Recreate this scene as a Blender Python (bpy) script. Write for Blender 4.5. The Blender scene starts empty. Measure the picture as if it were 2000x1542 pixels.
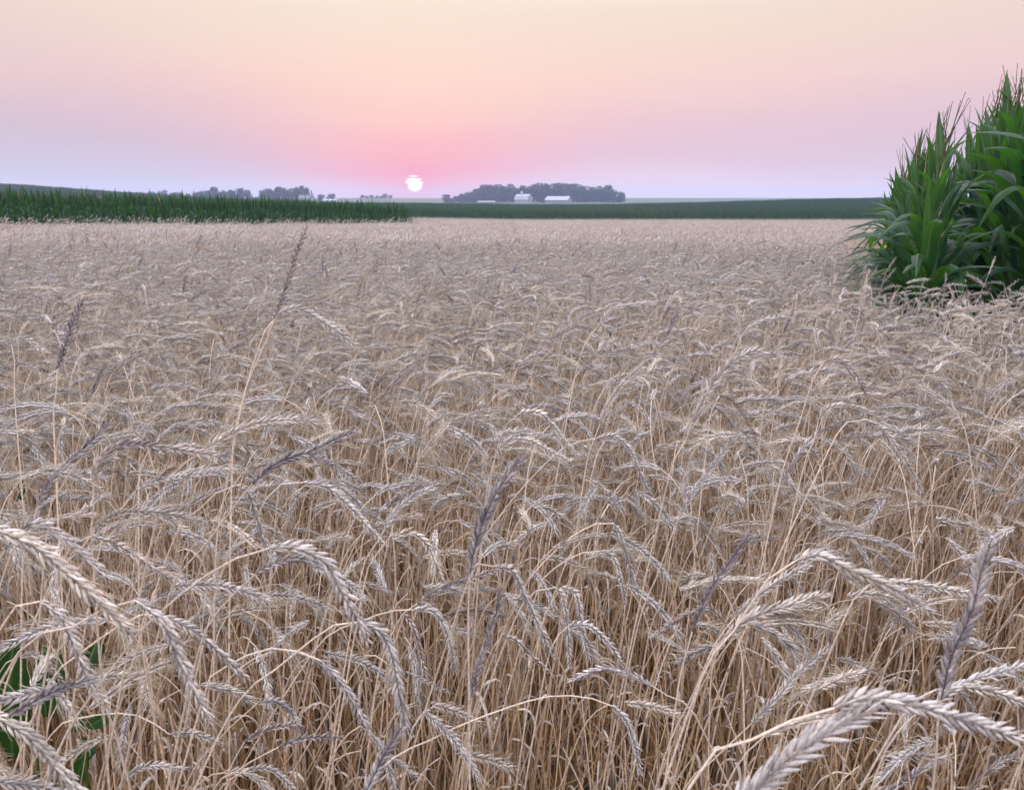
import bpy, math, random
import numpy as np
from mathutils import Vector

rnd = random.Random(11)
rng = np.random.default_rng(11)
SC = bpy.context.scene
COL = SC.collection
PI = math.pi

def lin(r, g, b):
    f = lambda c: (c / 255 / 12.92) if c / 255 <= .04045 else ((c / 255 + .055) / 1.055) ** 2.4
    return (f(r), f(g), f(b), 1)

# ------------------------------------------------------------------ camera
CAMZ, PITCH, FPX = 1.8, math.radians(14.27), 1510.0
cam_d = bpy.data.cameras.new('camera')
cam = bpy.data.objects.new('camera', cam_d); COL.objects.link(cam)
cam.location = (0, 0, CAMZ); cam.rotation_euler = (PI / 2 - PITCH, 0, 0)
cam_d.sensor_width = 36; cam_d.lens = FPX / 2000 * 36
cam_d.clip_start = .02; cam_d.clip_end = 6000
cam_d.dof.use_dof = True; cam_d.dof.focus_distance = 2.6; cam_d.dof.aperture_fstop = 13
SC.camera = cam
CP, SP = math.cos(PITCH), math.sin(PITCH)

def ray(px, py):                       # direction in the world of a source pixel
    a, b = (px - 1000) / FPX, -(py - 771) / FPX
    return np.array([a, CP + b * SP, -SP + b * CP])

def at(px, py, Y):                     # the point of that ray at the world distance Y
    d = ray(px, py)
    return np.array([0, 0, CAMZ]) + d * (Y / d[1])

def pix(p):
    x, y, z = p[0], p[1], p[2] - CAMZ
    dep = y * CP - z * SP
    up = y * SP + z * CP
    return (1000 + FPX * x / dep, 771 - FPX * up / dep, dep)

# ------------------------------------------------------------------ sky and sun
sr_ = ray(810, 361); SUN_AZ = math.atan2(sr_[0], sr_[1]); SUN_EL = math.atan2(sr_[2], math.hypot(sr_[0], sr_[1]))
world = bpy.data.worlds.new('World'); SC.world = world; world.use_nodes = True
nt = world.node_tree; nt.nodes.clear()
def N(t, **k):
    n = nt.nodes.new(t)
    for a, v in k.items(): setattr(n, a, v)
    return n
def L(a, b): nt.links.new(a, b)
def M(op, a, b=None, c=None, clamp=False):
    n = N('ShaderNodeMath', operation=op); n.use_clamp = clamp
    for i, v in enumerate((a, b, c)):
        if v is None: continue
        if isinstance(v, (int, float)): n.inputs[i].default_value = v
        else: L(v, n.inputs[i])
    return n.outputs[0]
def ramp(fac, stops):
    n = N('ShaderNodeValToRGB'); e = n.color_ramp.elements
    while len(e) < len(stops): e.new(.5)
    for el, (p, c) in zip(e, stops): el.position = p; el.color = c
    L(fac, n.inputs[0]); return n.outputs[0]
tc = N('ShaderNodeTexCoord'); sep = N('ShaderNodeSeparateXYZ'); L(tc.outputs['Generated'], sep.inputs[0])
X, Y_, Z = sep.outputs
elev = M('MULTIPLY', M('ARCSINE', Z), 180 / PI)
azim = M('MULTIPLY', M('ARCTAN2', X, Y_), 180 / PI)
da = M('SUBTRACT', azim, math.degrees(SUN_AZ))
de = M('SUBTRACT', elev, math.degrees(SUN_EL))
# soft unevenness of the thin cloud veil
noi = N('ShaderNodeTexNoise'); noi.inputs['Scale'].default_value = 2.2; noi.inputs['Detail'].default_value = 3
mp = N('ShaderNodeMapping'); mp.inputs['Scale'].default_value = (1, 1, 7); L(tc.outputs['Generated'], mp.inputs[0]); L(mp.outputs[0], noi.inputs['Vector'])
ev = M('ADD', elev, M('MULTIPLY', M('SUBTRACT', noi.outputs[0], .5), 3.0))
ee = M('DIVIDE', M('MAXIMUM', ev, 0), 90)
d9 = lambda e: e / 90
BACK = 1.0
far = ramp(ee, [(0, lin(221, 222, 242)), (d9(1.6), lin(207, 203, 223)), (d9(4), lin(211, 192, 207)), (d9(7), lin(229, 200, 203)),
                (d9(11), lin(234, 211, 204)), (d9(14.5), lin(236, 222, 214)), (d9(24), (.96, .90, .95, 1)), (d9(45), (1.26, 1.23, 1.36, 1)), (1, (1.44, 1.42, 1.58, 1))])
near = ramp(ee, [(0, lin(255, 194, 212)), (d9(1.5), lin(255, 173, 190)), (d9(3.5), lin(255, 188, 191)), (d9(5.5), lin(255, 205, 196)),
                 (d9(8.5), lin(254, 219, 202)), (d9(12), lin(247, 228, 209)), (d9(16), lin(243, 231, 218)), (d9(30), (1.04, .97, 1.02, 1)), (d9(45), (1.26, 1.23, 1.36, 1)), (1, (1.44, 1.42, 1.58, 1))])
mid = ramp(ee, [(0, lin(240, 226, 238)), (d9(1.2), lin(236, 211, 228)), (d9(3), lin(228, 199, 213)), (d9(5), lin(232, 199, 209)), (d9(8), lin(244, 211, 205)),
                (d9(11), lin(241, 218, 204)), (d9(14.5), lin(241, 228, 216)), (d9(28), (1.02, .95, 1.0, 1)), (d9(45), (1.26, 1.23, 1.36, 1)), (1, (1.44, 1.42, 1.58, 1))])  # upper stops of all three ramps raised to light the rye
def gauss(v, s): return M('EXPONENT', M('MULTIPLY', M('POWER', M('DIVIDE', v, s), 2), -1))
wn = gauss(da, M('ADD', M('MULTIPLY', M('MAXIMUM', elev, 0), 1.1), 6.6))
wm = gauss(M('SUBTRACT', da, 16), 26)
def mix(f, a, b):
    n = N('ShaderNodeMix', data_type='RGBA'); L(f, n.inputs[0]) if not isinstance(f, float) else setattr(n.inputs[0], 'default_value', f)
    for s, v in ((6, a), (7, b)):
        if isinstance(v, tuple): n.inputs[s].default_value = v
        else: L(v, n.inputs[s])
    return n.outputs[2]
skyc = mix(wn, mix(wm, far, mid), near)
# unseen sky away from the sunset: pale lavender, brightened to light the field
away = M('MULTIPLY', M('SUBTRACT', 1, M('COSINE', M('MULTIPLY', da, PI / 180))), .5)
low = M('SUBTRACT', 1, M('MINIMUM', M('DIVIDE', M('MAXIMUM', elev, 0), 70), 1))
skyc = mix(M('MULTIPLY', M('MULTIPLY', away, away), low), skyc, (.98, .95, 1.10, 1))
# thin streaks of cloud by the sun
st = N('ShaderNodeTexNoise'); st.inputs['Scale'].default_value = 40; st.inputs['Detail'].default_value = 4
m2 = N('ShaderNodeMapping'); m2.inputs['Scale'].default_value = (.45, .45, 9); L(tc.outputs['Generated'], m2.inputs[0]); L(m2.outputs[0], st.inputs['Vector'])
streak = M('MULTIPLY', M('MULTIPLY', gauss(da, 2.6), gauss(M('SUBTRACT', de, .42), .30)), M('MULTIPLY', M('SUBTRACT', st.outputs[0], .45), 3, clamp=True), clamp=True)
skyc = mix(M('MULTIPLY', streak, .5), skyc, lin(255, 196, 188))
# the disc, ragged where the streaks cross it
dd = M('SQRT', M('ADD', M('POWER', da, 2), M('POWER', M('MULTIPLY', de, 1.12), 2)))
rag = M('MULTIPLY', M('MULTIPLY', M('SUBTRACT', st.outputs[0], .5), 1.45), M('MULTIPLY', M('ADD', de, .1), 3, clamp=True))
disc = M('MULTIPLY', M('SUBTRACT', M('ADD', .62, rag), dd), 5, clamp=True)
halo = gauss(dd, 1.5)
core = M('MULTIPLY', M('SUBTRACT', M('ADD', .50, rag), dd), 4, clamp=True)
skyc = mix(M('MULTIPLY', halo, .45), skyc, lin(255, 150, 178))
skyc = mix(disc, skyc, (1.5, 1.12, .98, 1))
skyc = mix(core, skyc, (3.4, 3.0, 2.1, 1))
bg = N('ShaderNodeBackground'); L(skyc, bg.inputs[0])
hi_sky_boost = M('MULTIPLY', M('SUBTRACT', elev, 12), 1 / 22, clamp=True)  # added strength above the frame, brighter than dusk, to light the field
L(M('ADD', M('MULTIPLY', hi_sky_boost, .46), .495), bg.inputs[1])
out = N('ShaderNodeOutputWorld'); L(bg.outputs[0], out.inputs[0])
world.cycles.sampling_method = 'MANUAL'; world.cycles.sample_map_resolution = 512

sun_d = bpy.data.lights.new('sun', 'SUN'); sun = bpy.data.objects.new('sun', sun_d); COL.objects.link(sun)
sun_d.energy = 1.5; sun_d.angle = math.radians(1.3); sun_d.color = (1, .50, .42)
sd = Vector((math.sin(SUN_AZ) * math.cos(SUN_EL), math.cos(SUN_AZ) * math.cos(SUN_EL), math.sin(SUN_EL)))
sun.rotation_euler = sd.to_track_quat('Z', 'Y').to_euler()

SC.view_settings.view_transform = 'Standard'; SC.view_settings.look = 'None'
SC.view_settings.gamma = 1; SC.view_settings.use_curve_mapping = False
SC.view_settings.exposure = 1.05
cy = SC.cycles
cy.max_bounces = 6; cy.diffuse_bounces = 5; cy.glossy_bounces = 2; cy.transmission_bounces = 3
cy.volume_bounces = 1; cy.transparent_max_bounces = 4; cy.caustics_reflective = False; cy.caustics_refractive = False
cy.sample_clamp_indirect = 4

# ------------------------------------------------------------------ helpers
def prop(o, label=None, cat=None, group=None, kind=None):
    for k, v in (('label', label), ('category', cat), ('group', group), ('kind', kind)):
        if v: o[k] = v
    return o

class MB:
    """numpy mesh collector with a colour per vertex"""
    def __init__(s): s.v = []; s.f = []; s.c = []; s.u = []; s.n = 0
    def add(s, v, f, c, u=None):
        v = np.asarray(v, float); s.v.append(v)
        f = np.asarray(f, int); s.f.append(f + s.n)
        c = np.asarray(c, float)
        if c.ndim == 1: c = np.repeat(c[None, :3], len(v), 0)
        s.c.append(c[:, :3]); s.u.append(np.zeros(len(v)) if u is None else np.asarray(u, float)); s.n += len(v)
    def join(s, o, mat=None, off=None):
        for v, c, u in zip(o.v, o.c, o.u): pass
        if not o.v: return s
        V = np.concatenate(o.v)
        if mat is not None: V = V @ mat.T
        if off is not None: V = V + off
        base = s.n
        s.v.append(V); s.c.append(np.concatenate(o.c)); s.u.append(np.concatenate(o.u))
        for f in o.f: s.f.append(f + base)
        s.n += len(V); return s
    def mesh(s, name, mat, smooth=True):
        me = bpy.data.meshes.new(name)
        V = np.concatenate(s.v)
        q = [f for f in s.f if f.shape[1] == 4]; t = [f for f in s.f if f.shape[1] == 3]
        q = np.concatenate(q) if q else np.zeros((0, 4), int); t = np.concatenate(t) if t else np.zeros((0, 3), int)
        me.vertices.add(len(V)); me.vertices.foreach_set('co', V.astype(np.float32).ravel())
        li = np.concatenate([q.ravel(), t.ravel()]).astype(np.int32)
        me.loops.add(len(li)); me.loops.foreach_set('vertex_index', li)
        me.polygons.add(len(q) + len(t))
        ls = np.concatenate([np.arange(len(q)) * 4, len(q) * 4 + np.arange(len(t)) * 3]).astype(np.int32)
        me.polygons.foreach_set('loop_start', ls)
        me.update(calc_edges=True)
        me.polygons.foreach_set('use_smooth', [smooth] * (len(q) + len(t)))
        a = me.attributes.new('col', 'FLOAT_COLOR', 'POINT')
        C = np.ones((len(V), 4), np.float32); C[:, :3] = np.concatenate(s.c); a.data.foreach_set('color', C.ravel())
        a = me.attributes.new('rib', 'FLOAT', 'POINT'); a.data.foreach_set('value', np.concatenate(s.u).astype(np.float32))
        me.materials.append(mat)
        return me

def obj(name, me, parent=None, link=True):
    o = bpy.data.objects.new(name, me)
    if link: COL.objects.link(o)
    if parent: o.parent = parent
    return o
def empty(name, loc, rz=0, s=1):
    o = bpy.data.objects.new(name, None); COL.objects.link(o)
    o.location = loc; o.rotation_euler = (0, 0, rz); o.scale = (s, s, s); o.empty_display_size = .05
    return o

def nrm(a):
    a = np.asarray(a, float); return a / np.maximum(np.linalg.norm(a, axis=-1, keepdims=True), 1e-9)
def frames(P, ref):
    T = np.gradient(P, axis=0); T = nrm(T)
    n = ref - T[0] * np.dot(ref, T[0]); n = nrm(n); Ns = [n]
    for t in T[1:]:
        n = n - t * np.dot(n, t); n = nrm(n); Ns.append(n)
    Ns = np.array(Ns); return T, Ns, np.cross(T, Ns)
def tube(mb, P, R, sides, col, cap=False):
    P = np.asarray(P, float); n = len(P); R = np.broadcast_to(R, (n,))
    T, A, B = frames(P, np.array([.31, .87, .12]))
    th = np.arange(sides) * 2 * PI / sides
    V = P[:, None] + R[:, None, None] * (np.cos(th)[None, :, None] * A[:, None] + np.sin(th)[None, :, None] * B[:, None])
    i = np.arange(n - 1)[:, None] * sides; j = np.arange(sides)[None]; k = (j + 1) % sides
    F = np.stack([i + j, i + k, i + sides + k, i + sides + j], -1).reshape(-1, 4)
    c = np.asarray(col, float)
    if c.ndim == 2: c = np.repeat(c, sides, 0)
    mb.add(V.reshape(-1, 3), F, c)
def ribbon(mb, P, W, side, col, fold=0.0, ruffle=0.0, thick=False):
    """leaf blade: three strips wide with a folded midrib"""
    P = np.asarray(P, float); n = len(P); T, A, B = frames(P, side)
    W = np.broadcast_to(W, (n,))[:, None]; V = []
    ph = rnd.random() * 6
    s = np.linspace(0, 1, n)[:, None]
    for x, lift in ((-1, 1), (-.45, .42), (0, 0), (.45, .42), (1, 1)):
        w = W * x * .5
        V.append(P + A * w + B * (abs(x) * W * fold * .5) + B * W * ruffle * abs(x) * np.sin(s * 22 + ph + (2 if x > 0 else 0)))
    V = np.stack(V, 1)
    i = np.arange(n - 1)[:, None] * 5; j = np.arange(4)[None]
    F = np.stack([i + j, i + j + 1, i + j + 6, i + j + 5], -1).reshape(-1, 4)
    u = np.tile([0, 0, 1, 0, 0], n)
    c = np.asarray(col, float)
    if c.ndim == 2: c = np.repeat(c, 5, 0)
    mb.add(V.reshape(-1, 3), F, c, u)

# spindle used for every floret
def spindle(sides, rings):
    v = []; 
    for x, r in rings:
        for k in range(sides):
            a = 2 * PI * k / sides; v.append((x, r * math.cos(a), r * math.sin(a)))
    v.append((1, 0, 0)); F = []; T = []
    m = len(rings)
    for i in range(m - 1):
        for k in range(sides): F.append((i * sides + k, i * sides + (k + 1) % sides, (i + 1) * sides + (k + 1) % sides, (i + 1) * sides + k))
    for k in range(sides): T.append(((m - 1) * sides + k, (m - 1) * sides + (k + 1) % sides, m * sides))
    return np.array(v, float), np.array(F), np.array(T)
SP_HI = spindle(5, [(0, .35), (.22, .95), (.5, 1), (.78, .55)])
SP_LO = spindle(3, [(0, .5), (.4, 1)])
def florets(mb, O, D, S, W, Lh, Th, C, tpl):
    """O origins, D axis, S side axis, W width, Lh length, Th thickness, C colours"""
    v, F, T = tpl; D = nrm(D); S = nrm(S - D * np.sum(S * D, -1, keepdims=True)); K = np.cross(D, S)
    n = len(O)
    V = O[:, None] + v[None, :, :1] * Lh[:, None, None] * D[:, None] + v[None, :, 1:2] * W[:, None, None] * .5 * S[:, None] + v[None, :, 2:] * Th[:, None, None] * .5 * K[:, None]
    off = np.arange(n)[:, None, None] * len(v)
    tip = np.clip(v[:, 0], 0, 1)
    C = C[:, None] * (1 - .30 * tip[None, :, None] ** 3 + .06 * (tip[None, :, None] < .3))
    C = C.reshape(-1, 3); m = mb.n
    V = V.reshape(-1, 3)
    mb.v.append(V); mb.c.append(C); mb.u.append(np.zeros(len(V)))
    mb.f.append((off + F[None]).reshape(-1, 4) + m); mb.f.append((off + T[None]).reshape(-1, 3) + m)
    mb.n += len(V)

def resample(P, n):
    P = np.asarray(P, float); d = np.r_[0, np.cumsum(np.linalg.norm(np.diff(P, axis=0), axis=1))]
    s = np.linspace(0, d[-1], n); return np.stack([np.interp(s, d, P[:, k]) for k in range(3)], 1), d[-1]
def spline(P, n=24):
    """Catmull-Rom through the given points"""
    P = [np.asarray(p, float) for p in P]
    if len(P) == 2: return resample(P, n)[0]
    Q = [2 * P[0] - P[1]] + P + [2 * P[-1] - P[-2]]; o = []
    for i in range(1, len(Q) - 2):
        for t in np.linspace(0, 1, 10, endpoint=False):
            a, b, c, d = Q[i - 1:i + 3]
            o.append(.5 * (2 * b + (c - a) * t + (2 * a - 5 * b + 4 * c - d) * t * t + (3 * b - a - 3 * c + d) * t ** 3))
    o.append(P[-1]); return resample(o, n)[0]

PALE, CREAM, STRAW, GREY, BROWN, PURPLE, WHITE = map(np.array, ((.77, .73, .70), (.80, .745, .665), (.68, .605, .535), (.62, .585, .57), (.34, .26, .22), (.27, .235, .265), (.86, .85, .84)))
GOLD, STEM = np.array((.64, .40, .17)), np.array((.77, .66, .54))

def make_ear(P, col, width=.0105, awn=.5, roll=0., hi=True, mixc=None, r=rng):
    """P: the rachis from neck to tip. returns ear, awns"""
    ear, aw = MB(), MB()
    _, Ltot = resample(P, 5)
    step = .0042 if hi else .0085
    n = max(8, int(Ltot / step)); Q, _ = resample(P, n); T, A, B = frames(Q, np.array([0., 1., 0.2]))
    cr, sr = math.cos(roll), math.sin(roll)
    # A is roughly along the line of sight: B lies in the plane of the picture
    Sd = B * cr + A * sr; Nn = A * cr - B * sr
    s = np.linspace(0, 1, n); prof = np.clip(np.minimum(.55 + s * 4, 1) * np.minimum(1, .42 + (1 - s) * 2.3), .3, 1)
    sg = np.where(np.arange(n) % 2 == 0, 1., -1.)[:, None]
    O, D, SS, WW, LL, TT, CC = [], [], [], [], [], [], []
    for fan in (-1, 1):
        jit = r.normal(0, .11, (n, 3))
        D.append(T + sg * Sd * (.34 + .08 * r.random((n, 1))) + Nn * fan * .17 + jit)
        O.append(Q + sg * Sd * width * .10 + Nn * fan * width * .14)
        SS.append(Sd * .6 + Nn * fan * .8)
        WW.append(width * .36 * prof * r.uniform(.85, 1.15, n)); TT.append(width * .25 * prof)
        LL.append((width * 1.36 if hi else width * 1.9) * (.6 + .4 * prof) * r.uniform(.78, 1.18, n) * np.where(r.random(n) < .05, .45, 1))
        tone = r.uniform(.72, 1.14, (n, 1)); dark = (r.random((n, 1)) < .13)
        c = col[None] * tone
        if mixc is not None:
            w = np.clip(.5 + .5 * np.sin(s * 9 + r.random() * 6) + r.normal(0, .3, n), 0, 1)[:, None]; c = c * (1 - w) + mixc[None] * tone * w
        CC.append(np.where(dark, c * .55, c))
    cat = np.concatenate
    O, D, SS, WW, LL, TT, CC = map(cat, (O, D, SS, WW, LL, TT, CC))
    florets(ear, O, D, SS, WW, LL, TT, CC, SP_HI if hi else SP_LO)
    tube(ear, Q, np.linspace(.0012, .0006, n), 3, col * .6)
    if awn > 0:
        tips = O + nrm(D) * LL[:, None] * .93
        k = r.random(len(tips)) < (.85 if hi else .3)
        for p, d, c in zip(tips[k], nrm(D)[k], CC[k]):
            l = awn * r.uniform(.4, 1.2) * .030
            if l < .004: continue
            e = p + d * l + r.normal(0, .12, 3) * l
            m = (p + e) / 2 + r.normal(0, .05, 3) * l
            tube(aw, [p, m, e], np.array([.0005, .00036, .00014]), 3, np.array([.66, .57, .42]) * r.uniform(.8, 1.1))
    return ear, (aw if aw.v else None)

def ground(x, y):
    x = np.asarray(x, float); y = np.asarray(y, float)
    z = np.interp(y, [-50, 0, 115, 160, 250, 400, 650, 960, 1400, 2500], [1.1, 0, -2.6, -2.95, -2.5, -1.7, -1.6, 2.0, -2, -4])
    left = np.interp(-x, [0, 20, 60, 100, 144, 192, 260, 400], [0, .34, .6, .9, 3.3, 6.7, 10, 13])
    z = z + np.interp(x, [30, 60, 90, 130, 200], [0, .6, 1.5, 2.2, 2.6]) * np.interp(y, [115, 240, 400, 560], [0, 1, 1, 0])
    return z + left * np.interp(y, [-50, 0, 15, 320, 500], [0, 0, 1, 1, 0])

# ------------------------------------------------------------------ materials
def material(name, build):
    m = bpy.data.materials.new(name); m.use_nodes = True
    t = m.node_tree; t.nodes.clear()
    o = t.nodes.new('ShaderNodeOutputMaterial')
    def n(ty, **k):
        q = t.nodes.new(ty)
        for a, v in k.items():
            if isinstance(a, str) and a.startswith('i_'): q.inputs[a[2:].replace('_', ' ')].default_value = v
            else: setattr(q, a, v)
        return q
    t.links.new(build(n, t.links.new), o.inputs[0]); return m
def mixn(n, l, f, a, b, bt='MIX'):
    q = n('ShaderNodeMix', data_type='RGBA', blend_type=bt)
    for s, v in ((0, f), (6, a), (7, b)):
        if hasattr(v, 'links') or hasattr(v, 'is_linked'): l(v, q.inputs[s])
        else: q.inputs[s].default_value = v
    return q.outputs[2]

def straw(n, l):
    at_ = n('ShaderNodeAttribute', attribute_name='col'); oi = n('ShaderNodeObjectInfo')
    tcn = n('ShaderNodeTexCoord'); nz = n('ShaderNodeTexNoise', i_Scale=260.0, i_Detail=3.0); l(tcn.outputs['Object'], nz.inputs['Vector'])
    nb = n('ShaderNodeTexNoise', i_Scale=18.0, i_Detail=2.0); l(tcn.outputs['Object'], nb.inputs['Vector'])
    r1 = n('ShaderNodeMapRange', i_From_Min=.3, i_From_Max=.7, i_To_Min=.70, i_To_Max=1.22); l(nz.outputs[0], r1.inputs[0])
    r2 = n('ShaderNodeMapRange', i_To_Min=.86, i_To_Max=1.12); l(oi.outputs['Random'], r2.inputs[0])
    mm = n('ShaderNodeMath', operation='MULTIPLY'); l(r1.outputs[0], mm.inputs[0]); l(r2.outputs[0], mm.inputs[1])
    c = mixn(n, l, 1.0, at_.outputs['Color'], oi.outputs['Color'], 'MULTIPLY')
    vm = n('ShaderNodeVectorMath', operation='SCALE'); l(c, vm.inputs[0]); l(mm.outputs[0], vm.inputs['Scale'])
    wf = n('ShaderNodeMapRange', i_From_Min=.45, i_From_Max=.75, i_To_Min=0.0, i_To_Max=.35); l(nb.outputs[0], wf.inputs[0])
    c2 = mixn(n, l, wf.outputs[0], vm.outputs[0], (.44, .41, .41, 1))
    b = n('ShaderNodeBsdfPrincipled', i_Roughness=.62); b.inputs['Specular IOR Level'].default_value = .35; l(c2, b.inputs['Base Color'])
    tr = n('ShaderNodeBsdfTranslucent'); l(c2, tr.inputs[0]); ms = n('ShaderNodeMixShader'); ms.inputs[0].default_value = .18; l(b.outputs[0], ms.inputs[1]); l(tr.outputs[0], ms.inputs[2])
    return ms.outputs[0]
M_STRAW = material('dry_straw', straw)

def leafmat(green, trans, scale=6.0, gloss=.42):
    def f(n, l):
        a = n('ShaderNodeAttribute', attribute_name='col'); rb = n('ShaderNodeAttribute', attribute_name='rib'); oi = n('ShaderNodeObjectInfo')
        tcn = n('ShaderNodeTexCoord'); nz = n('ShaderNodeTexNoise', i_Scale=scale, i_Detail=5.0); l(tcn.outputs['Object'], nz.inputs['Vector'])
        r1 = n('ShaderNodeMapRange', i_From_Min=.3, i_From_Max=.7, i_To_Min=.7, i_To_Max=1.3); l(nz.outputs[0], r1.inputs[0])
        c = mixn(n, l, 1.0, a.outputs['Color'], green, 'MULTIPLY')
        vm = n('ShaderNodeVectorMath', operation='SCALE'); l(c, vm.inputs[0]); l(r1.outputs[0], vm.inputs['Scale'])
        pw = n('ShaderNodeMath', operation='POWER', use_clamp=True); l(rb.outputs['Fac'], pw.inputs[0]); pw.inputs[1].default_value = 5
        c2 = mixn(n, l, pw.outputs[0], vm.outputs[0], (.16, .24, .09, 1))
        b = n('ShaderNodeBsdfPrincipled', i_Roughness=gloss); b.inputs['Specular IOR Level'].default_value = .32; l(c2, b.inputs['Base Color'])
        tr = n('ShaderNodeBsdfTranslucent'); tcx = mixn(n, l, 1.0, a.outputs['Color'], trans, 'MULTIPLY'); l(tcx, tr.inputs[0])
        ms = n('ShaderNodeMixShader'); ms.inputs[0].default_value = .38; l(b.outputs[0], ms.inputs[1]); l(tr.outputs[0], ms.inputs[2])
        return ms.outputs[0]
    return f
M_CORN = material('maize_leaf', leafmat((.017, .066, .036, 1), (.060, .20, .016, 1), 6, .42))
M_STALK = material('maize_stalk', leafmat((.10, .20, .05, 1), (.02, .04, .01, 1)))
M_WEED = material('weed_leaf', leafmat((.018, .07, .016, 1), (.035, .13, .012, 1), 14))
M_CROWN = material('tree_leaves', leafmat((.022, .036, .020, 1), (.02, .04, .01, 1), .4, .8))
def plain(col, rough=.8, sc=3.0, amt=.3, bump=0):
    def f(n, l):
        tcn = n('ShaderNodeTexCoord'); nz = n('ShaderNodeTexNoise', i_Scale=sc, i_Detail=6.0); l(tcn.outputs['Object'], nz.inputs['Vector'])
        r1 = n('ShaderNodeMapRange', i_From_Min=.3, i_From_Max=.7, i_To_Min=1 - amt, i_To_Max=1 + amt); l(nz.outputs[0], r1.inputs[0])
        vm = n('ShaderNodeVectorMath', operation='SCALE'); vm.inputs[0].default_value = col[:3]; l(r1.outputs[0], vm.inputs['Scale'])
        b = n('ShaderNodeBsdfPrincipled', i_Roughness=rough); l(vm.outputs[0], b.inputs['Base Color'])
        return b.outputs[0]
    return f
M_BARK = material('bark', plain((.06, .045, .035), .9, 8))
M_ROOF = material('galvanised_roof', plain((.34, .37, .43), .6, .5, .1))
M_WALLW = material('white_siding', plain((.34, .37, .42), .7, .5, .08))
M_WALLG = material('weathered_grey_siding', plain((.26, .27, .30), .8, .5, .12))
M_SLATE = material('asphalt_shingle', plain((.15, .15, .17), .9, .5, .12))
M_GLASS = material('dark_window', plain((.05, .055, .07), .2, .5, .1))
def groundmat(n, l):
    g = n('ShaderNodeNewGeometry'); sp = n('ShaderNodeSeparateXYZ'); l(g.outputs['Position'], sp.inputs[0])
    nz = n('ShaderNodeTexNoise', i_Scale=9.0, i_Detail=8.0); l(g.outputs['Position'], nz.inputs['Vector'])
    soil = n('ShaderNodeValToRGB'); soil.color_ramp.elements[0].color = (.030, .020, .013, 1); soil.color_ramp.elements[1].color = (.16, .105, .06, 1)
    soil.color_ramp.elements[0].position = .35; soil.color_ramp.elements[1].position = .7; l(nz.outputs[0], soil.inputs[0])
    mpn = n('ShaderNodeMapping'); mpn.inputs['Scale'].default_value = (.012, .03, 1); l(g.outputs['Position'], mpn.inputs[0])
    nf = n('ShaderNodeTexNoise', i_Scale=1.0, i_Detail=2.0); l(mpn.outputs[0], nf.inputs['Vector'])
    fld = n('ShaderNodeValToRGB'); e = fld.color_ramp.elements; e[0].position = .42; e[0].color = (.035, .075, .025, 1); e[1].position = .6; e[1].color = (.075, .11, .04, 1); l(nf.outputs[0], fld.inputs[0])
    far_ = n('ShaderNodeMapRange', i_From_Min=116.0, i_From_Max=122.0); l(sp.outputs[1], far_.inputs[0])
    c = mixn(n, l, far_.outputs[0], soil.outputs[0], fld.outputs[0])
    bp = n('ShaderNodeBump', i_Strength=.5, i_Distance=.03); l(nz.outputs[0], bp.inputs['Height'])
    b = n('ShaderNodeBsdfPrincipled', i_Roughness=.95); l(c, b.inputs['Base Color']); l(bp.outputs[0], b.inputs['Normal'])
    return b.outputs[0]
M_GROUND = material('soil_and_fields', groundmat)

# ------------------------------------------------------------------ ground
def grid():
    xs = np.unique(np.r_[np.linspace(-60, 60, 81), np.linspace(-400, 400, 81), np.linspace(-1700, 1700, 41)])
    ys = np.unique(np.r_[np.linspace(-6, 120, 85), np.linspace(120, 500, 40), np.linspace(500, 1600, 41), [-60]])
    Xg, Yg = np.meshgrid(xs, ys); V = np.stack([Xg, Yg, ground(Xg, Yg)], -1).reshape(-1, 3)
    w = len(xs); i = (np.arange(len(ys) - 1)[:, None] * w + np.arange(w - 1)[None]).ravel()
    mb = MB(); mb.add(V, np.stack([i, i + 1, i + w + 1, i + w], 1), (1, 1, 1)); return mb.mesh('ground', M_GROUND)
prop(obj('ground', grid()), kind='structure')

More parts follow.
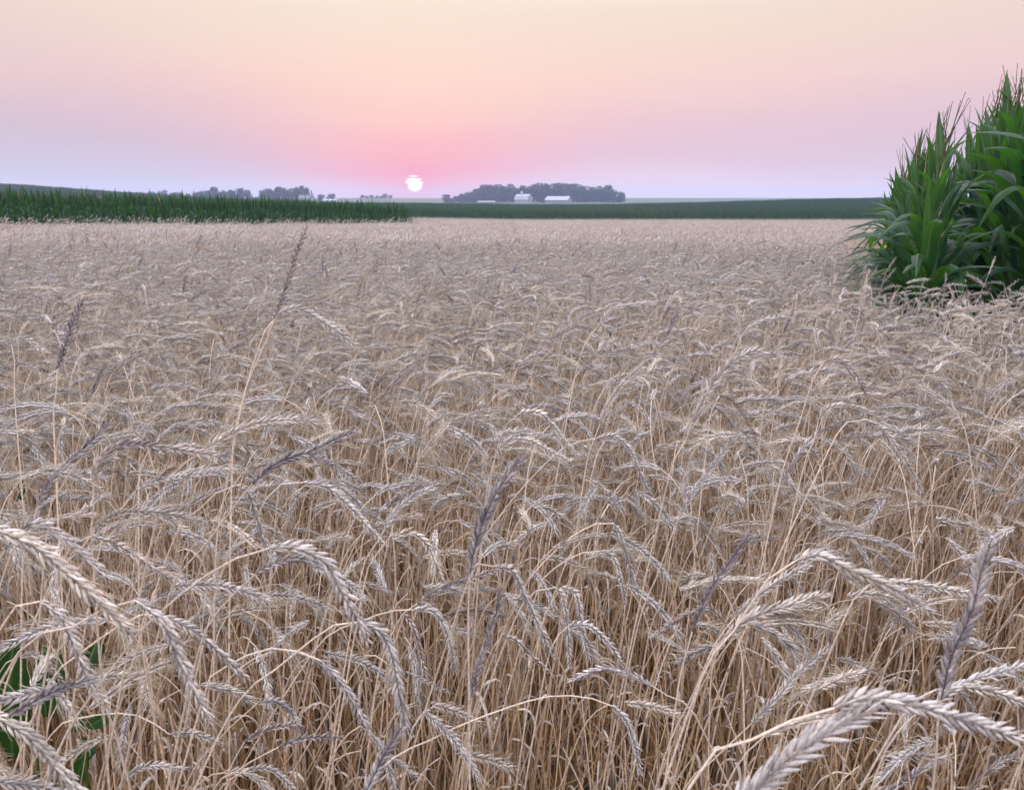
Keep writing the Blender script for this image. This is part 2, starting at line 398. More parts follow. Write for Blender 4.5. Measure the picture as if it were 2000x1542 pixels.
# ------------------------------------------------------------------ instanced stuff
def protos(name, meshes):
    c = bpy.data.collections.new(name + '_set')
    for me in meshes:
        o = bpy.data.objects.new(name + '_pattern', me); c.objects.link(o)
    return c
def scatter(name, pts, rots, scl, idx, coll, label):
    me = bpy.data.meshes.new(name); n = len(pts)
    me.vertices.add(n); me.vertices.foreach_set('co', np.asarray(pts, np.float32).ravel())
    for nm, ty, d, key in (('rot', 'FLOAT_VECTOR', np.asarray(rots, np.float32), 'vector'), ('scl', 'FLOAT', np.asarray(scl, np.float32), 'value'), ('pick', 'INT', np.asarray(idx, np.int32), 'value')):
        a = me.attributes.new(nm, ty, 'POINT'); a.data.foreach_set(key, d.ravel())
    o = obj(name, me); prop(o, label=label, kind='stuff')
    g = bpy.data.node_groups.new(name + '_nodes', 'GeometryNodeTree')
    g.interface.new_socket('Geometry', in_out='INPUT', socket_type='NodeSocketGeometry'); g.interface.new_socket('Geometry', in_out='OUTPUT', socket_type='NodeSocketGeometry')
    gi, go = g.nodes.new('NodeGroupInput'), g.nodes.new('NodeGroupOutput')
    ci = g.nodes.new('GeometryNodeCollectionInfo'); ci.inputs[0].default_value = coll; ci.inputs[1].default_value = True; ci.inputs[2].default_value = True
    ip = g.nodes.new('GeometryNodeInstanceOnPoints'); ip.inputs['Pick Instance'].default_value = True
    def att(nm, ty):
        q = g.nodes.new('GeometryNodeInputNamedAttribute'); q.data_type = ty; q.inputs[0].default_value = nm; return q.outputs[0]
    m2p = g.nodes.new('GeometryNodeMeshToPoints')
    l = g.links.new
    l(gi.outputs[0], m2p.inputs[0]); l(m2p.outputs[0], ip.inputs['Points']); l(ci.outputs[0], ip.inputs['Instance'])
    l(att('pick', 'INT'), ip.inputs['Instance Index'])
    er = g.nodes.new('FunctionNodeEulerToRotation'); l(att('rot', 'FLOAT_VECTOR'), er.inputs[0]); l(er.outputs[0], ip.inputs['Rotation'])
    l(att('scl', 'FLOAT'), ip.inputs['Scale']); l(ip.outputs[0], go.inputs[0])
    md = o.modifiers.new('scatter', 'NODES'); md.node_group = g
    return o

# ------------------------------------------------------------------ where the crops stand
ROWD = np.array([math.sin(math.radians(22.6)), math.cos(math.radians(22.6))]); ROWP = np.array([ROWD[1], -ROWD[0]])
P1 = np.array([2.95, 5.5])
EDGE = [(-40, 4), (-24, 22.5), (-18.2, 27.8), (-12.3, 38.0), (-6.5, 53.6)]          # front of the left maize
def left_edge_x(y): return np.interp(y, [p[1] for p in EDGE] + [70, 112, 400], [p[0] for p in EDGE] + [-12, -20, -20])
def far_edge_y(x): return np.interp(x, [-60, -14, 20, 50, 90], [116, 114, 112, 102, 92])
def in_block(x, y):
    r = np.stack([x - P1[0], y - P1[1]], -1); u = r @ ROWP; t = r @ ROWD
    return (u > -.42) & (t > -.22 + np.where(u > .4, .3, 0)) & (t < 16.5)
def in_rye(x, y):
    return (x > left_edge_x(y) + .3) & (y < far_edge_y(x) - .3) & ~in_block(x, y)
def in_view(x, y, m=.0): return (np.abs(x) < (.665 + m) * y + .9) & (y > .2)

# ------------------------------------------------------------------ rye patterns
def rye_parts(H, droop, lean, col, width, awn, hi, seed, mixc=None, leaf=True):
    """one plant bending to +x; returns dict of MBs"""
    r = np.random.default_rng(seed)
    earL = r.uniform(.105, .150); neck = r.uniform(.10, .2)
    n = 40; S = np.linspace(0, H + earL, n)
    th0 = math.radians(lean) * (S / H) ** 1.5
    a0 = math.radians(droop)
    nb = np.clip((S - (H - neck)) / neck, 0, 1) ** 1.6
    eb = np.clip((S - H) / earL, 0, 1)
    th = th0 + a0 * (.62 * nb + .38 * eb)
    ds = S[1] - S[0]
    x = np.r_[0, np.cumsum(np.sin(th[:-1]) * ds)]; z = np.r_[0, np.cumsum(np.cos(th[:-1]) * ds)]
    yw = np.cumsum(r.normal(0, .0012, n)) + .02 * np.sin(S * 2 + r.random() * 6)
    P = np.stack([x, yw - yw[0], z], 1)
    d = {}
    ns = 14 if hi else 5
    sp_, _ = resample(P[S <= H + .001], 40 if hi else 14)
    if not hi: sp_ = sp_[[0, 4, 8, 11, 13]]
    else: sp_ = sp_[np.unique(np.r_[np.arange(0, 28, 4), np.arange(28, 40)])]
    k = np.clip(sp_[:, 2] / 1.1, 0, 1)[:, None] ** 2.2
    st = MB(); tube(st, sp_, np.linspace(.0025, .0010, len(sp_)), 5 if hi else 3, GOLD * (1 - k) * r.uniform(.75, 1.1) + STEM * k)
    if hi:
        for q in (.28, .55):
            i = int(q * len(sp_)); c0 = sp_[i]; dv = nrm(sp_[min(i + 1, len(sp_) - 1)] - sp_[i - 1])
            tube(st, [c0 - dv * .004, c0, c0 + dv * .004], np.array([.002, .0028, .002]), 5, BROWN)
    d['stem'] = st
    E = P[S >= H - .004]; E, _ = resample(E, 16)
    d['ear'], d['awns'] = make_ear(E, col, width, awn, r.uniform(-.9, .9), hi, mixc, r)
    if leaf:
        for q_ in range(2 if hi else 1):
            lf = MB()
            z0 = r.uniform(.35, .95) * H * .8; i = int(np.argmin(abs(P[:, 2] - z0))); p0 = P[i]; az = r.uniform(0, 2 * PI); ln = r.uniform(.10, .24)
            h = np.array([math.cos(az), math.sin(az), 0]); t = np.linspace(0, 1, 7 if hi else 4)[:, None]
            Q = p0 + h * ln * (t * .55 - .2 * t ** 3) + np.array([0, 0, 1]) * ln * (.35 * t - 1.05 * t ** 2.2)
            tw = nrm(np.cross(h, [0, 0, 1]) + .5 * h * r.normal())
            w = .0065 * np.clip(np.sin(np.linspace(.35, 1, len(t)) * PI) + .15, .08, 1)
            ribbon(lf, Q, w, tw, STRAW * r.uniform(.55, 1.0), .5)
            d['leaf' if q_ == 0 else 'leaf_b'] = lf
    return d

CLS = []
for k in range(18):
    r = random.Random(100 + k)
    droop = [150, 120, 95, 135, 70, 110, 45, 125, 80, 142, 12, 100, 128, 60, 115, 88, 25, 132][k]
    H = r.uniform(1.12, 1.30) + (.05 if droop < 50 else 0)
    ck = ['pale', 'grey', 'straw', 'pale', 'straw', 'grey', 'brown', 'pale', 'straw', 'grey', 'purple', 'cream', 'straw', 'grey', 'brown', 'pale', 'straw', 'cream'][k]
    CLS.append(dict(H=H, droop=droop, lean=r.uniform(6, 26), ck=ck, awn=r.choice([.5, .8, 1.1, 1.6]), width=r.uniform(.0105, .0135), seed=500 + k))
CMAP = dict(pale=PALE, grey=GREY, straw=STRAW, brown=BROWN * 1.25, purple=PURPLE * 1.1, cream=CREAM, white=WHITE)
VAR = []; hi_mesh = []; mid_mesh = []
for k, c in enumerate(CLS):
    col = CMAP[c['ck']]
    d = rye_parts(c['H'], c['droop'], c['lean'], col, c['width'], c['awn'], True, c['seed'], GREY * .8 if k % 3 == 0 else None)
    VAR.append({nm: mb.mesh(nm.replace('_b', ''), M_STRAW) for nm, mb in d.items() if mb and mb.v})
    J = MB()
    for mb in d.values():
        if mb: J.join(mb)
    hi_mesh.append(J.mesh('rye', M_STRAW))
    d = rye_parts(c['H'], c['droop'], c['lean'], col * .97, c['width'] * 1.05, 0, False, c['seed'])
    J = MB()
    for mb in d.values():
        if mb: J.join(mb)
    mid_mesh.append(J.mesh('rye', M_STRAW))
C_HI = protos('rye', hi_mesh); C_MID = protos('rye_middle', mid_mesh)

def far_patch(seed, size=2.0, n=620):
    r = np.random.default_rng(seed); J = MB()
    for _ in range(n):
        x, y = r.uniform(-size / 2, size / 2, 2); H = r.normal(1.2, .055) + (r.uniform(.1, .3) if r.random() < .05 else 0); az = r.normal(.1, .9); dr = r.uniform(30, 150) * PI / 180
        h = np.array([math.cos(az), math.sin(az), 0]); c = [PALE, GREY, STRAW, CREAM, STRAW, BROWN * 1.7, GREY][r.integers(7)] * r.uniform(.8, 1.1)
        p = np.array([x, y, 0]); n0 = p + h * .07 + [0, 0, H - .03]
        w = .0028
        sd = np.array([-h[1], h[0], 0]) * w
        J.add([p + [0, 0, .45] - sd * .6, p + [0, 0, .45] + sd * .6, n0 + sd * .5, n0 - sd * .5], [[0, 1, 2, 3]], GOLD * .55 + STEM * .4)
        a1 = n0 + h * .045 * math.sin(dr * .55) + np.array([0, 0, .045]) * math.cos(dr * .55)
        a2 = a1 + (h * math.sin(dr) + np.array([0, 0, math.cos(dr)])) * .065
        tube(J, [n0, a1, a2], np.array([.004, .0062, .0022]), 3, c)
    return J.mesh('rye', M_STRAW)
C_FAR = protos('rye_far', [far_patch(900 + k) for k in range(5)])
def straw_patch(seed, size=.6, n=62):
    r = np.random.default_rng(seed); J = MB()
    for i in range(n):
        x, y = r.uniform(-size / 2, size / 2, 2); H = r.uniform(.55, 1.12); az = r.uniform(0, 6.3); l = r.uniform(.0, .42)
        h = np.array([math.cos(az) + .7, math.sin(az), 0]); t = np.linspace(0, 1, 5)[:, None]
        P = np.array([x, y, 0]) + h * l * t ** 1.6 + np.array([0, 0, H]) * t
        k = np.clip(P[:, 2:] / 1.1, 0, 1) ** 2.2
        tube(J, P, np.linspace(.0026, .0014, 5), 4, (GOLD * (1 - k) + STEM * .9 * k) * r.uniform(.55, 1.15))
        if i % 2 == 0:
            ln = r.uniform(.12, .32); z0 = r.uniform(.15, .95); q = P[min(4, int(z0 * 4))]; t = np.linspace(0, 1, 6)[:, None]; h = nrm(h)
            Q = q + h * ln * (t * .6 - .2 * t ** 3) + np.array([0, 0, 1]) * ln * (.3 * t - 1.1 * t ** 2)
            ribbon(J, Q, r.uniform(.004, .009) * np.clip(1 - t[:, 0] ** 2, .08, 1), nrm(np.cross(h, [0, 0, 1]) + h * r.normal() * .5), STRAW * r.uniform(.4, .95), .5)
    return J.mesh('straw', M_STRAW)
C_STRAW = protos('straw', [straw_patch(70 + k) for k in range(6)])

# ------------------------------------------------------------------ rye: the ears that can be recognised
# (short name, colour, second colour, ear length m, width m, awn, ear pixels neck -> tip, stem pixels neck -> down, roll)
HERO = [
 ('big pale ear sweeping down from the left edge', 'cream', None, .16, .0125, .9, [(-15, 1032), (60, 1062), (120, 1108), (185, 1165), (255, 1235)], [(-120, 1080), (-230, 1200)], .2),
 ('thick pale ear in the bottom left corner', 'cream', None, .165, .0135, .3, [(-20, 1392), (50, 1432), (100, 1485), (150, 1545), (185, 1600)], [(-110, 1400), (-190, 1500)], .2),
 ('dark purple ear pointing right above the bottom left corner', 'purple', 'grey', .11, .0095, .0, [(18, 1398), (80, 1362), (130, 1340), (192, 1322)], [(-60, 1470), (-140, 1600)], .4),
 ('grey ear arching over the left edge', 'grey', 'pale', .135, .0095, .2, [(12, 1072), (60, 1022), (112, 1040), (160, 1082), (215, 1130)], [(-20, 1120), (-70, 1260)], -.3),
 ('pale ear hanging in front of the green leaves', 'pale', None, .15, .0115, .4, [(78, 1174), (120, 1205), (150, 1270), (176, 1330), (205, 1380)], [(45, 1172), (15, 1210), (-30, 1330)], .1),
 ('small grey ear nodding over the green leaves', 'straw', 'grey', .10, .0095, .2, [(35, 1282), (70, 1278), (95, 1300), (125, 1335)], [(0, 1310), (-30, 1420)], .5),
 ('straw ear slanting down left of the brown stems', 'straw', 'pale', .125, .0105, .6, [(178, 1046), (232, 1064), (285, 1098), (335, 1132)], [(140, 1065), (60, 1230), (0, 1400)], .2),
 ('grey ear hanging over the leaning stems', 'pale', 'grey', .15, .0115, .4, [(265, 1172), (318, 1214), (352, 1288), (382, 1350), (408, 1405)], [(220, 1180), (120, 1240), (0, 1330)], 0),
 ('grey ear crossing the leaning stems', 'grey', None, .125, .010, .2, [(325, 1203), (380, 1232), (430, 1275), (482, 1326)], [(290, 1195), (180, 1260), (60, 1400)], .6),
 ('large grey arch left of the centre', 'pale', 'grey', .15, .0115, .3, [(528, 1070), (580, 1071), (636, 1098), (664, 1148), (700, 1212), (712, 1248)], [(440, 1100), (330, 1180), (230, 1290), (90, 1542)], .1),
 ('grey ear tucked beneath the large grey arch', 'grey', 'purple', .10, .0095, .1, [(500, 1120), (545, 1096), (600, 1092), (655, 1118)], [(450, 1170), (380, 1300)], .6),
 ('pale ear hanging below the large grey arch', 'pale', 'grey', .125, .0105, .3, [(628, 1290), (655, 1318), (682, 1356), (712, 1412), (722, 1440)], [(580, 1270), (520, 1265), (440, 1300), (400, 1360)], -.2),
 ('long thick ear hanging beside the blunt purple ear', 'pale', 'grey', .17, .013, .3, [(702, 1214), (742, 1232), (765, 1275), (778, 1340), (794, 1424)], [(660, 1216), (560, 1290), (430, 1430)], .1),
 ('small grey hook at the lower left', 'pale', 'purple', .105, .0095, .1, [(503, 1372), (536, 1368), (566, 1388), (592, 1432)], [(430, 1440), (360, 1542)], .2),
 ('purple brown ear lying under the small hook', 'brown', 'grey', .085, .009, .0, [(478, 1447), (520, 1425), (577, 1411)], [(450, 1500), (440, 1560)], .4),
 ('thin purple ear with a straight tip at the lower left', 'purple', 'grey', .095, .008, .0, [(545, 1458), (600, 1440), (668, 1440)], [(470, 1500), (400, 1570)], .8),
 ('short brown ear left of the small hook', 'straw', 'grey', .08, .0085, .2, [(332, 1434), (375, 1431), (430, 1450)], [(270, 1395), (180, 1395), (90, 1450)], .3),
 ('grey ear arching at the bottom edge left', 'grey', 'pale', .10, .0095, .2, [(238, 1525), (275, 1498), (320, 1495), (355, 1502)], [(220, 1560), (200, 1640)], .1),
 ('pale ear leaving the picture at the bottom', 'cream', None, .13, .0115, .3, [(440, 1508), (485, 1510), (522, 1538), (560, 1580)], [(400, 1520), (340, 1600)], 0),
 ('grey ear beside the one leaving at the bottom', 'grey', 'pale', .105, .0095, .2, [(488, 1500), (530, 1502), (568, 1535), (580, 1560)], [(440, 1530), (400, 1600)], .5),
 ('blunt purple ear rising from the bottom edge', 'purple', 'pale', .15, .013, .0, [(690, 1600), (725, 1525), (752, 1470), (785, 1420)], [(660, 1660)], .3),
 ('pale ear leaning on the blunt purple ear', 'pale', 'grey', .14, .0105, .2, [(725, 1432), (745, 1462), (765, 1520), (775, 1570)], [(700, 1420), (640, 1500)], .2),
 ('tall dark ear standing above the field at left', 'brown', 'purple', .15, .0075, .0, [(536, 622), (556, 570), (575, 505), (600, 442)], [(510, 690), (480, 760), (455, 880), (440, 960), (420, 1100)], .2),
 ('large pale ear arching behind the tall dark one', 'pale', 'grey', .15, .011, .4, [(545, 612), (580, 602), (625, 625), (668, 655), (705, 686)], [(520, 640), (470, 800), (455, 930)], .1),
 ('dark purple ear standing at the upper left', 'purple', None, .12, .0085, .0, [(112, 720), (128, 672), (142, 630), (160, 588)], [(110, 780), (108, 860)], .4),
 ('brown ear behind the upper left purple one', 'brown', None, .10, .0065, .0, [(150, 650), (152, 620), (165, 578)], [(150, 700)], .4),
 ('purple grey ear leaning right at the left', 'grey', 'purple', .17, .0105, .1, [(75, 985), (110, 925), (160, 880), (218, 826)], [(60, 1040), (40, 1130)], .2),
 ('bright pale ear with a square tip at the left', 'white', 'cream', .115, .0095, .3, [(158, 896), (190, 862), (230, 850), (272, 842)], [(120, 950), (90, 1040)], .2),
 ('long brown arch ending right of the left centre', 'straw', 'purple', .185, .0105, .1, [(182, 940), (205, 885), (250, 868), (310, 872), (375, 882), (444, 894)], [(182, 1000), (180, 1100)], .2),
 ('thick purple ear pointing up right of the left centre', 'purple', 'grey', .15, .011, .0, [(494, 944), (545, 902), (610, 880), (650, 860), (696, 842)], [(460, 985), (390, 1080), (320, 1190)], .1),
 ('dark grey ear drooping below the thick purple one', 'grey', 'purple', .12, .0095, .1, [(595, 890), (635, 900), (672, 920), (706, 942)], [(560, 905), (540, 990)], .4),
 ('light blue grey ear lying nearly flat at the left', 'pale', 'grey', .14, .009, .0, [(265, 958), (310, 938), (370, 928), (450, 920)], [(240, 990), (190, 1090)], .7),
 ('grey ear above the long brown arch', 'grey', 'pale', .135, .009, .1, [(312, 856), (345, 832), (395, 822), (450, 834)], [(280, 900), (270, 980)], .4),
 ('long pale ear with a spray of awns at the left', 'cream', 'pale', .17, .0105, 1.9, [(395, 880), (450, 848), (505, 826), (560, 820), (625, 824)], [(360, 905), (310, 1000)], .1),
 ('grey ear falling to the right under the purple ear', 'grey', 'pale', .165, .0105, .2, [(592, 942), (640, 952), (686, 992), (718, 1028), (750, 1064)], [(540, 950), (500, 1010), (430, 1130)], .2),
 ('hanging grey ear at the crossing of two stems', 'grey', 'pale', .13, .0095, .2, [(460, 948), (484, 962), (500, 1006), (514, 1050), (524, 1092)], [(440, 950), (400, 985), (330, 1080)], .1),
 ('grey ear arching level at the left', 'straw', 'grey', .15, .0095, .2, [(186, 1034), (222, 1006), (280, 998), (340, 1006), (395, 1020)], [(160, 1070), (110, 1170)], .3),
 ('straw ear with soft awns under the level arch', 'straw', None, .11, .0095, .3, [(198, 1060), (235, 1036), (275, 1022), (312, 1026)], [(170, 1090), (130, 1180)], .6),
 ('pale short ear pointing right at the centre left', 'white', 'pale', .105, .0095, .3, [(752, 1032), (775, 996), (808, 970), (850, 950)], [(735, 1060), (700, 1150)], .1),
 ('thick purple ear standing upright at the centre', 'purple', 'grey', .16, .0125, .0, [(918, 1120), (930, 1060), (958, 985), (985, 938), (1016, 896)], [(915, 1180), (915, 1300)], .05),
 ('pale ear fanning right of the centre', 'cream', 'pale', .14, .0105, .4, [(970, 880), (1000, 858), (1040, 862), (1075, 882), (1108, 898)], [(962, 910), (945, 1010)], .1),
 ('grey arch at the centre right', 'pale', 'grey', .165, .011, .3, [(1166, 856), (1200, 852), (1230, 878), (1248, 920), (1266, 958)], [(1130, 862), (1080, 890), (980, 1000), (920, 1110)], .1),
 ('broad pale ear rising on the right', 'cream', 'grey', .175, .012, .5, [(1352, 824), (1376, 778), (1402, 736), (1438, 702), (1478, 686), (1508, 702)], [(1335, 870), (1300, 960)], .1),
 ('brown and white ear bending on the right', 'pale', 'brown', .14, .0105, .3, [(1608, 708), (1640, 702), (1668, 728), (1692, 764), (1706, 792)], [(1590, 735), (1560, 830), (1520, 960)], .1),
 ('pale ear curling below the bending one on the right', 'cream', None, .13, .0095, .3, [(1598, 822), (1618, 796), (1650, 792), (1688, 800), (1720, 818)], [(1590, 860), (1560, 950)], .1),
 ('small cream ear on an arched stem at the centre', 'cream', None, .105, .0095, .3, [(944, 772), (968, 756), (1004, 754)], [(920, 800), (880, 900), (855, 1000)], .2),
 ('pale ear nodding right of the small cream one', 'pale', None, .14, .0105, .3, [(1018, 804), (1052, 806), (1080, 830), (1100, 858), (1126, 886)], [(990, 830), (960, 930)], .1),
 ('straight pale ear on a long stem at the right', 'white', 'pale', .16, .0095, .1, [(1330, 1000), (1362, 950), (1400, 900), (1444, 842)], [(1310, 1050), (1280, 1130), (1240, 1240)], .5),
 ('large cream arch at the lower right', 'cream', 'pale', .17, .0115, .5, [(1552, 1096), (1598, 1084), (1658, 1112), (1738, 1146), (1822, 1198)], [(1500, 1130), (1440, 1220), (1350, 1370)], .05),
 ('second cream ear behind the large cream arch', 'cream', 'pale', .15, .0105, .5, [(1738, 1134), (1800, 1142), (1880, 1156), (1945, 1170)], [(1700, 1140), (1640, 1230)], .2),
 ('rusty brown ear pointing at the right edge', 'brown', None, .13, .0095, .0, [(1840, 1158), (1868, 1120), (1910, 1092), (1950, 1070)], [(1842, 1230), (1850, 1340)], .3),
 ('thin purple ear standing at the lower centre right', 'purple', None, .155, .0085, .0, [(1352, 1232), (1386, 1152), (1425, 1098), (1470, 1034)], [(1340, 1280), (1320, 1380)], .3),
 ('twisted brown ear crossing the thin purple one', 'brown', 'grey', .13, .0085, .0, [(1418, 1218), (1384, 1186), (1334, 1202), (1274, 1242)], [(1440, 1240), (1450, 1340)], .3),
 ('thick straw ear pointing right at the lower right', 'straw', 'cream', .135, .0115, .1, [(1418, 1242), (1466, 1206), (1538, 1182), (1612, 1160)], [(1390, 1275), (1350, 1370), (1290, 1520)], .1),
 ('pale ear leaning up beneath the large cream arch', 'pale', 'cream', .14, .0105, .1, [(1436, 1204), (1486, 1158), (1540, 1124), (1582, 1102)], [(1410, 1240), (1370, 1330)], .3),
 ('very near grey ear sweeping to the right edge', 'pale', 'grey', .165, .0125, .2, [(1630, 1382), (1690, 1364), (1790, 1378), (1890, 1408), (2010, 1450)], [(1560, 1400), (1440, 1460), (1330, 1560)], .2),
 ('very near thick pale ear at the bottom right', 'pale', 'grey', .16, .016, .3, [(1400, 1620), (1480, 1535), (1560, 1465), (1640, 1415), (1700, 1385)], [(1330, 1700)], .3),
 ('near white ear pointing out of the right edge', 'white', 'pale', .13, .011, .1, [(1822, 1376), (1880, 1335), (1950, 1312), (2020, 1300)], [(1760, 1420), (1700, 1540)], .3),
 ('near cream ear with awns at the right edge', 'cream', None, .13, .011, .5, [(1880, 1340), (1940, 1350), (2010, 1378), (2070, 1410)], [(1820, 1352), (1740, 1440)], .3),
 ('near blurred purple ear standing at the right', 'purple', 'grey', .17, .0125, .0, [(1838, 1365), (1858, 1282), (1898, 1192), (1915, 1120), (1938, 1050)], [(1830, 1430), (1820, 1560)], .5),
 ('purple ear pointing up from the bottom right edge', 'purple', 'pale', .14, .012, .0, [(1715, 1560), (1770, 1520), (1838, 1482)], [(1640, 1620)], .4),
 ('dark brown ear in the bottom right corner', 'brown', 'grey', .14, .0125, .1, [(1890, 1545), (1930, 1505), (2010, 1462)], [(1850, 1600)], .2),
 ('straight grey ear on a long leaning stem', 'pale', 'grey', .17, .010, .0, [(1468, 1412), (1520, 1358), (1560, 1312), (1620, 1262)], [(1440, 1440), (1390, 1490), (1330, 1560)], .5),
 ('pale ear drooping right below the centre', 'pale', None, .145, .0115, .3, [(810, 1190), (845, 1192), (868, 1222), (882, 1268), (888, 1310)], [(780, 1190), (700, 1216), (600, 1290)], .05),
 ('brown ear hanging beside the pale drooping one', 'brown', 'pale', .12, .0095, .1, [(790, 1200), (806, 1222), (820, 1268), (830, 1322)], [(770, 1260), (750, 1350)], .4),
 ('thin grey ear slanting below the brown one', 'grey', None, .10, .0075, .0, [(782, 1308), (820, 1325), (880, 1355)], [(740, 1290), (700, 1300)], .8),
 ('long purple brown ear pointing left of centre', 'straw', 'purple', .15, .0095, .0, [(815, 1178), (860, 1148), (915, 1130), (978, 1110)], [(790, 1195), (760, 1250), (730, 1370)], .2),
 ('long pale ear hanging from the centre', 'pale', 'grey', .175, .0105, .3, [(965, 1106), (1000, 1114), (1024, 1160), (1052, 1220), (1075, 1278)], [(940, 1108), (905, 1160)], .1),
 ('split purple ear standing low at the centre', 'purple', 'grey', .12, .0115, .0, [(950, 1262), (962, 1215), (972, 1190), (978, 1152)], [(935, 1320), (910, 1400)], .4),
 ('brown ear slanting right of the split purple one', 'brown', 'pale', .105, .0085, .1, [(980, 1240), (1008, 1250), (1040, 1282), (1072, 1312)], [(965, 1260), (940, 1340)], .3),
 ('shadowy grey ear below the split purple one', 'grey', 'purple', .12, .011, .0, [(922, 1362), (930, 1312), (945, 1272), (955, 1240)], [(915, 1420), (905, 1500)], .4),
 ('pale ear hanging from a thin arched stem', 'pale', 'grey', .15, .0095, .2, [(1080, 1148), (1098, 1160), (1108, 1220), (1112, 1300)], [(1060, 1148), (1020, 1180), (960, 1320), (900, 1500)], .2),
 ('grey hook right of the thin arched stem', 'pale', 'grey', .15, .0105, .3, [(1098, 1146), (1125, 1160), (1135, 1215), (1150, 1290)], [(1075, 1180), (1050, 1260)], .2),
 ('grey ear slanting right at the lower centre', 'grey', 'pale', .12, .0095, .1, [(1115, 1218), (1150, 1222), (1185, 1252), (1218, 1300)], [(1090, 1240), (1060, 1330)], .2),
 ('flat striped ear at the lower centre right', 'pale', 'purple', .125, .0095, .1, [(1272, 1338), (1230, 1316), (1180, 1304), (1112, 1328)], [(1320, 1370), (1370, 1420)], .5),
 ('faded ear on a wide arched stem at the bottom', 'pale', 'grey', .13, .011, .1, [(1195, 1378), (1222, 1406), (1238, 1450), (1250, 1510)], [(1160, 1364), (1080, 1358), (980, 1385), (850, 1440), (720, 1530)], .2),
 ('grey ear arching over the bottom centre', 'grey', None, .10, .0085, .1, [(1078, 1445), (1100, 1430), (1130, 1428)], [(1050, 1470), (1000, 1560)], .3),
 ('pale ear hanging at the upper centre right', 'pale', 'grey', .16, .0105, .2, [(1195, 1022), (1210, 1040), (1228, 1100), (1245, 1160)], [(1160, 1024), (1090, 1070), (1000, 1190)], .1),
 ('grey ear hooking down at the centre right', 'grey', 'pale', .12, .009, .1, [(1172, 1076), (1195, 1085), (1210, 1120), (1222, 1180)], [(1140, 1078), (1080, 1110), (1040, 1180)], .2),
 ('straw ear arching at the centre left', 'straw', 'cream', .125, .010, .2, [(760, 1050), (800, 1040), (835, 1065), (862, 1130)], [(740, 1075), (710, 1150)], .1),
 ('dark ear with a bent tip at the upper centre right', 'brown', None, .125, .0075, .0, [(1405, 772), (1432, 782), (1458, 818), (1478, 858)], [(1390, 800), (1380, 860)], .3),
 ('upright pale ear in front of the far rye', 'cream', None, .12, .0085, .0, [(1602, 560), (1608, 520), (1622, 470)], [(1596, 600), (1590, 680)], .4),
 ('pale ear leaning right before the far rye', 'pale', None, .14, .010, .1, [(1172, 632), (1195, 606), (1230, 596), (1278, 592)], [(1150, 660), (1120, 750)], .1),
 ('pale ear poking above the far field edge', 'pale', None, .11, .0065, .0, [(738, 452), (752, 438), (770, 424)], [(726, 470), (712, 520)], .1),
 ('feathery ear leaning right in the middle field', 'straw', 'pale', .15, .012, .6, [(1172, 828), (1188, 790), (1215, 752), (1255, 715)], [(1160, 860), (1140, 940)], .3),
 ('white bristly tuft at the left edge', 'white', None, .07, .009, .4, [(22, 672), (48, 660), (82, 684)], [(30, 720), (30, 800)], .3),
 ('white feathery ear high on the right', 'white', None, .085, .0085, .9, [(1912, 925), (1918, 948), (1912, 975)], [(1890, 900), (1840, 930), (1790, 1010)], .3),
 ('curled ear on a thin bow stem at the right', 'pale', None, .12, .0105, .1, [(1885, 1005), (1902, 1022), (1912, 1050), (1915, 1078)], [(1850, 990), (1790, 990), (1700, 1020), (1600, 1080), (1500, 1160)], .2),
 ('purple white ear leaning right above the lower right', 'pale', 'purple', .17, .0105, .1, [(1520, 950), (1550, 900), (1580, 862), (1612, 834)], [(1510, 990), (1490, 1080), (1470, 1180)], .3),
 ('long pale ear falling at the right', 'pale', 'straw', .175, .0105, .3, [(1688, 820), (1725, 838), (1755, 880), (1780, 920), (1800, 960)], [(1660, 830), (1620, 880)], .1),
]
hero_info = []
COLWORD = {'cream': 'cream', 'pale': 'pale', 'grey': 'grey', 'straw': 'straw-coloured', 'brown': 'dark brown', 'purple': 'purple', 'white': 'whitish'}
def smooth_y(n, amp, r): return amp * np.sin(np.linspace(0, 1, n) * r.uniform(1.5, 3) + r.uniform(0, 6))
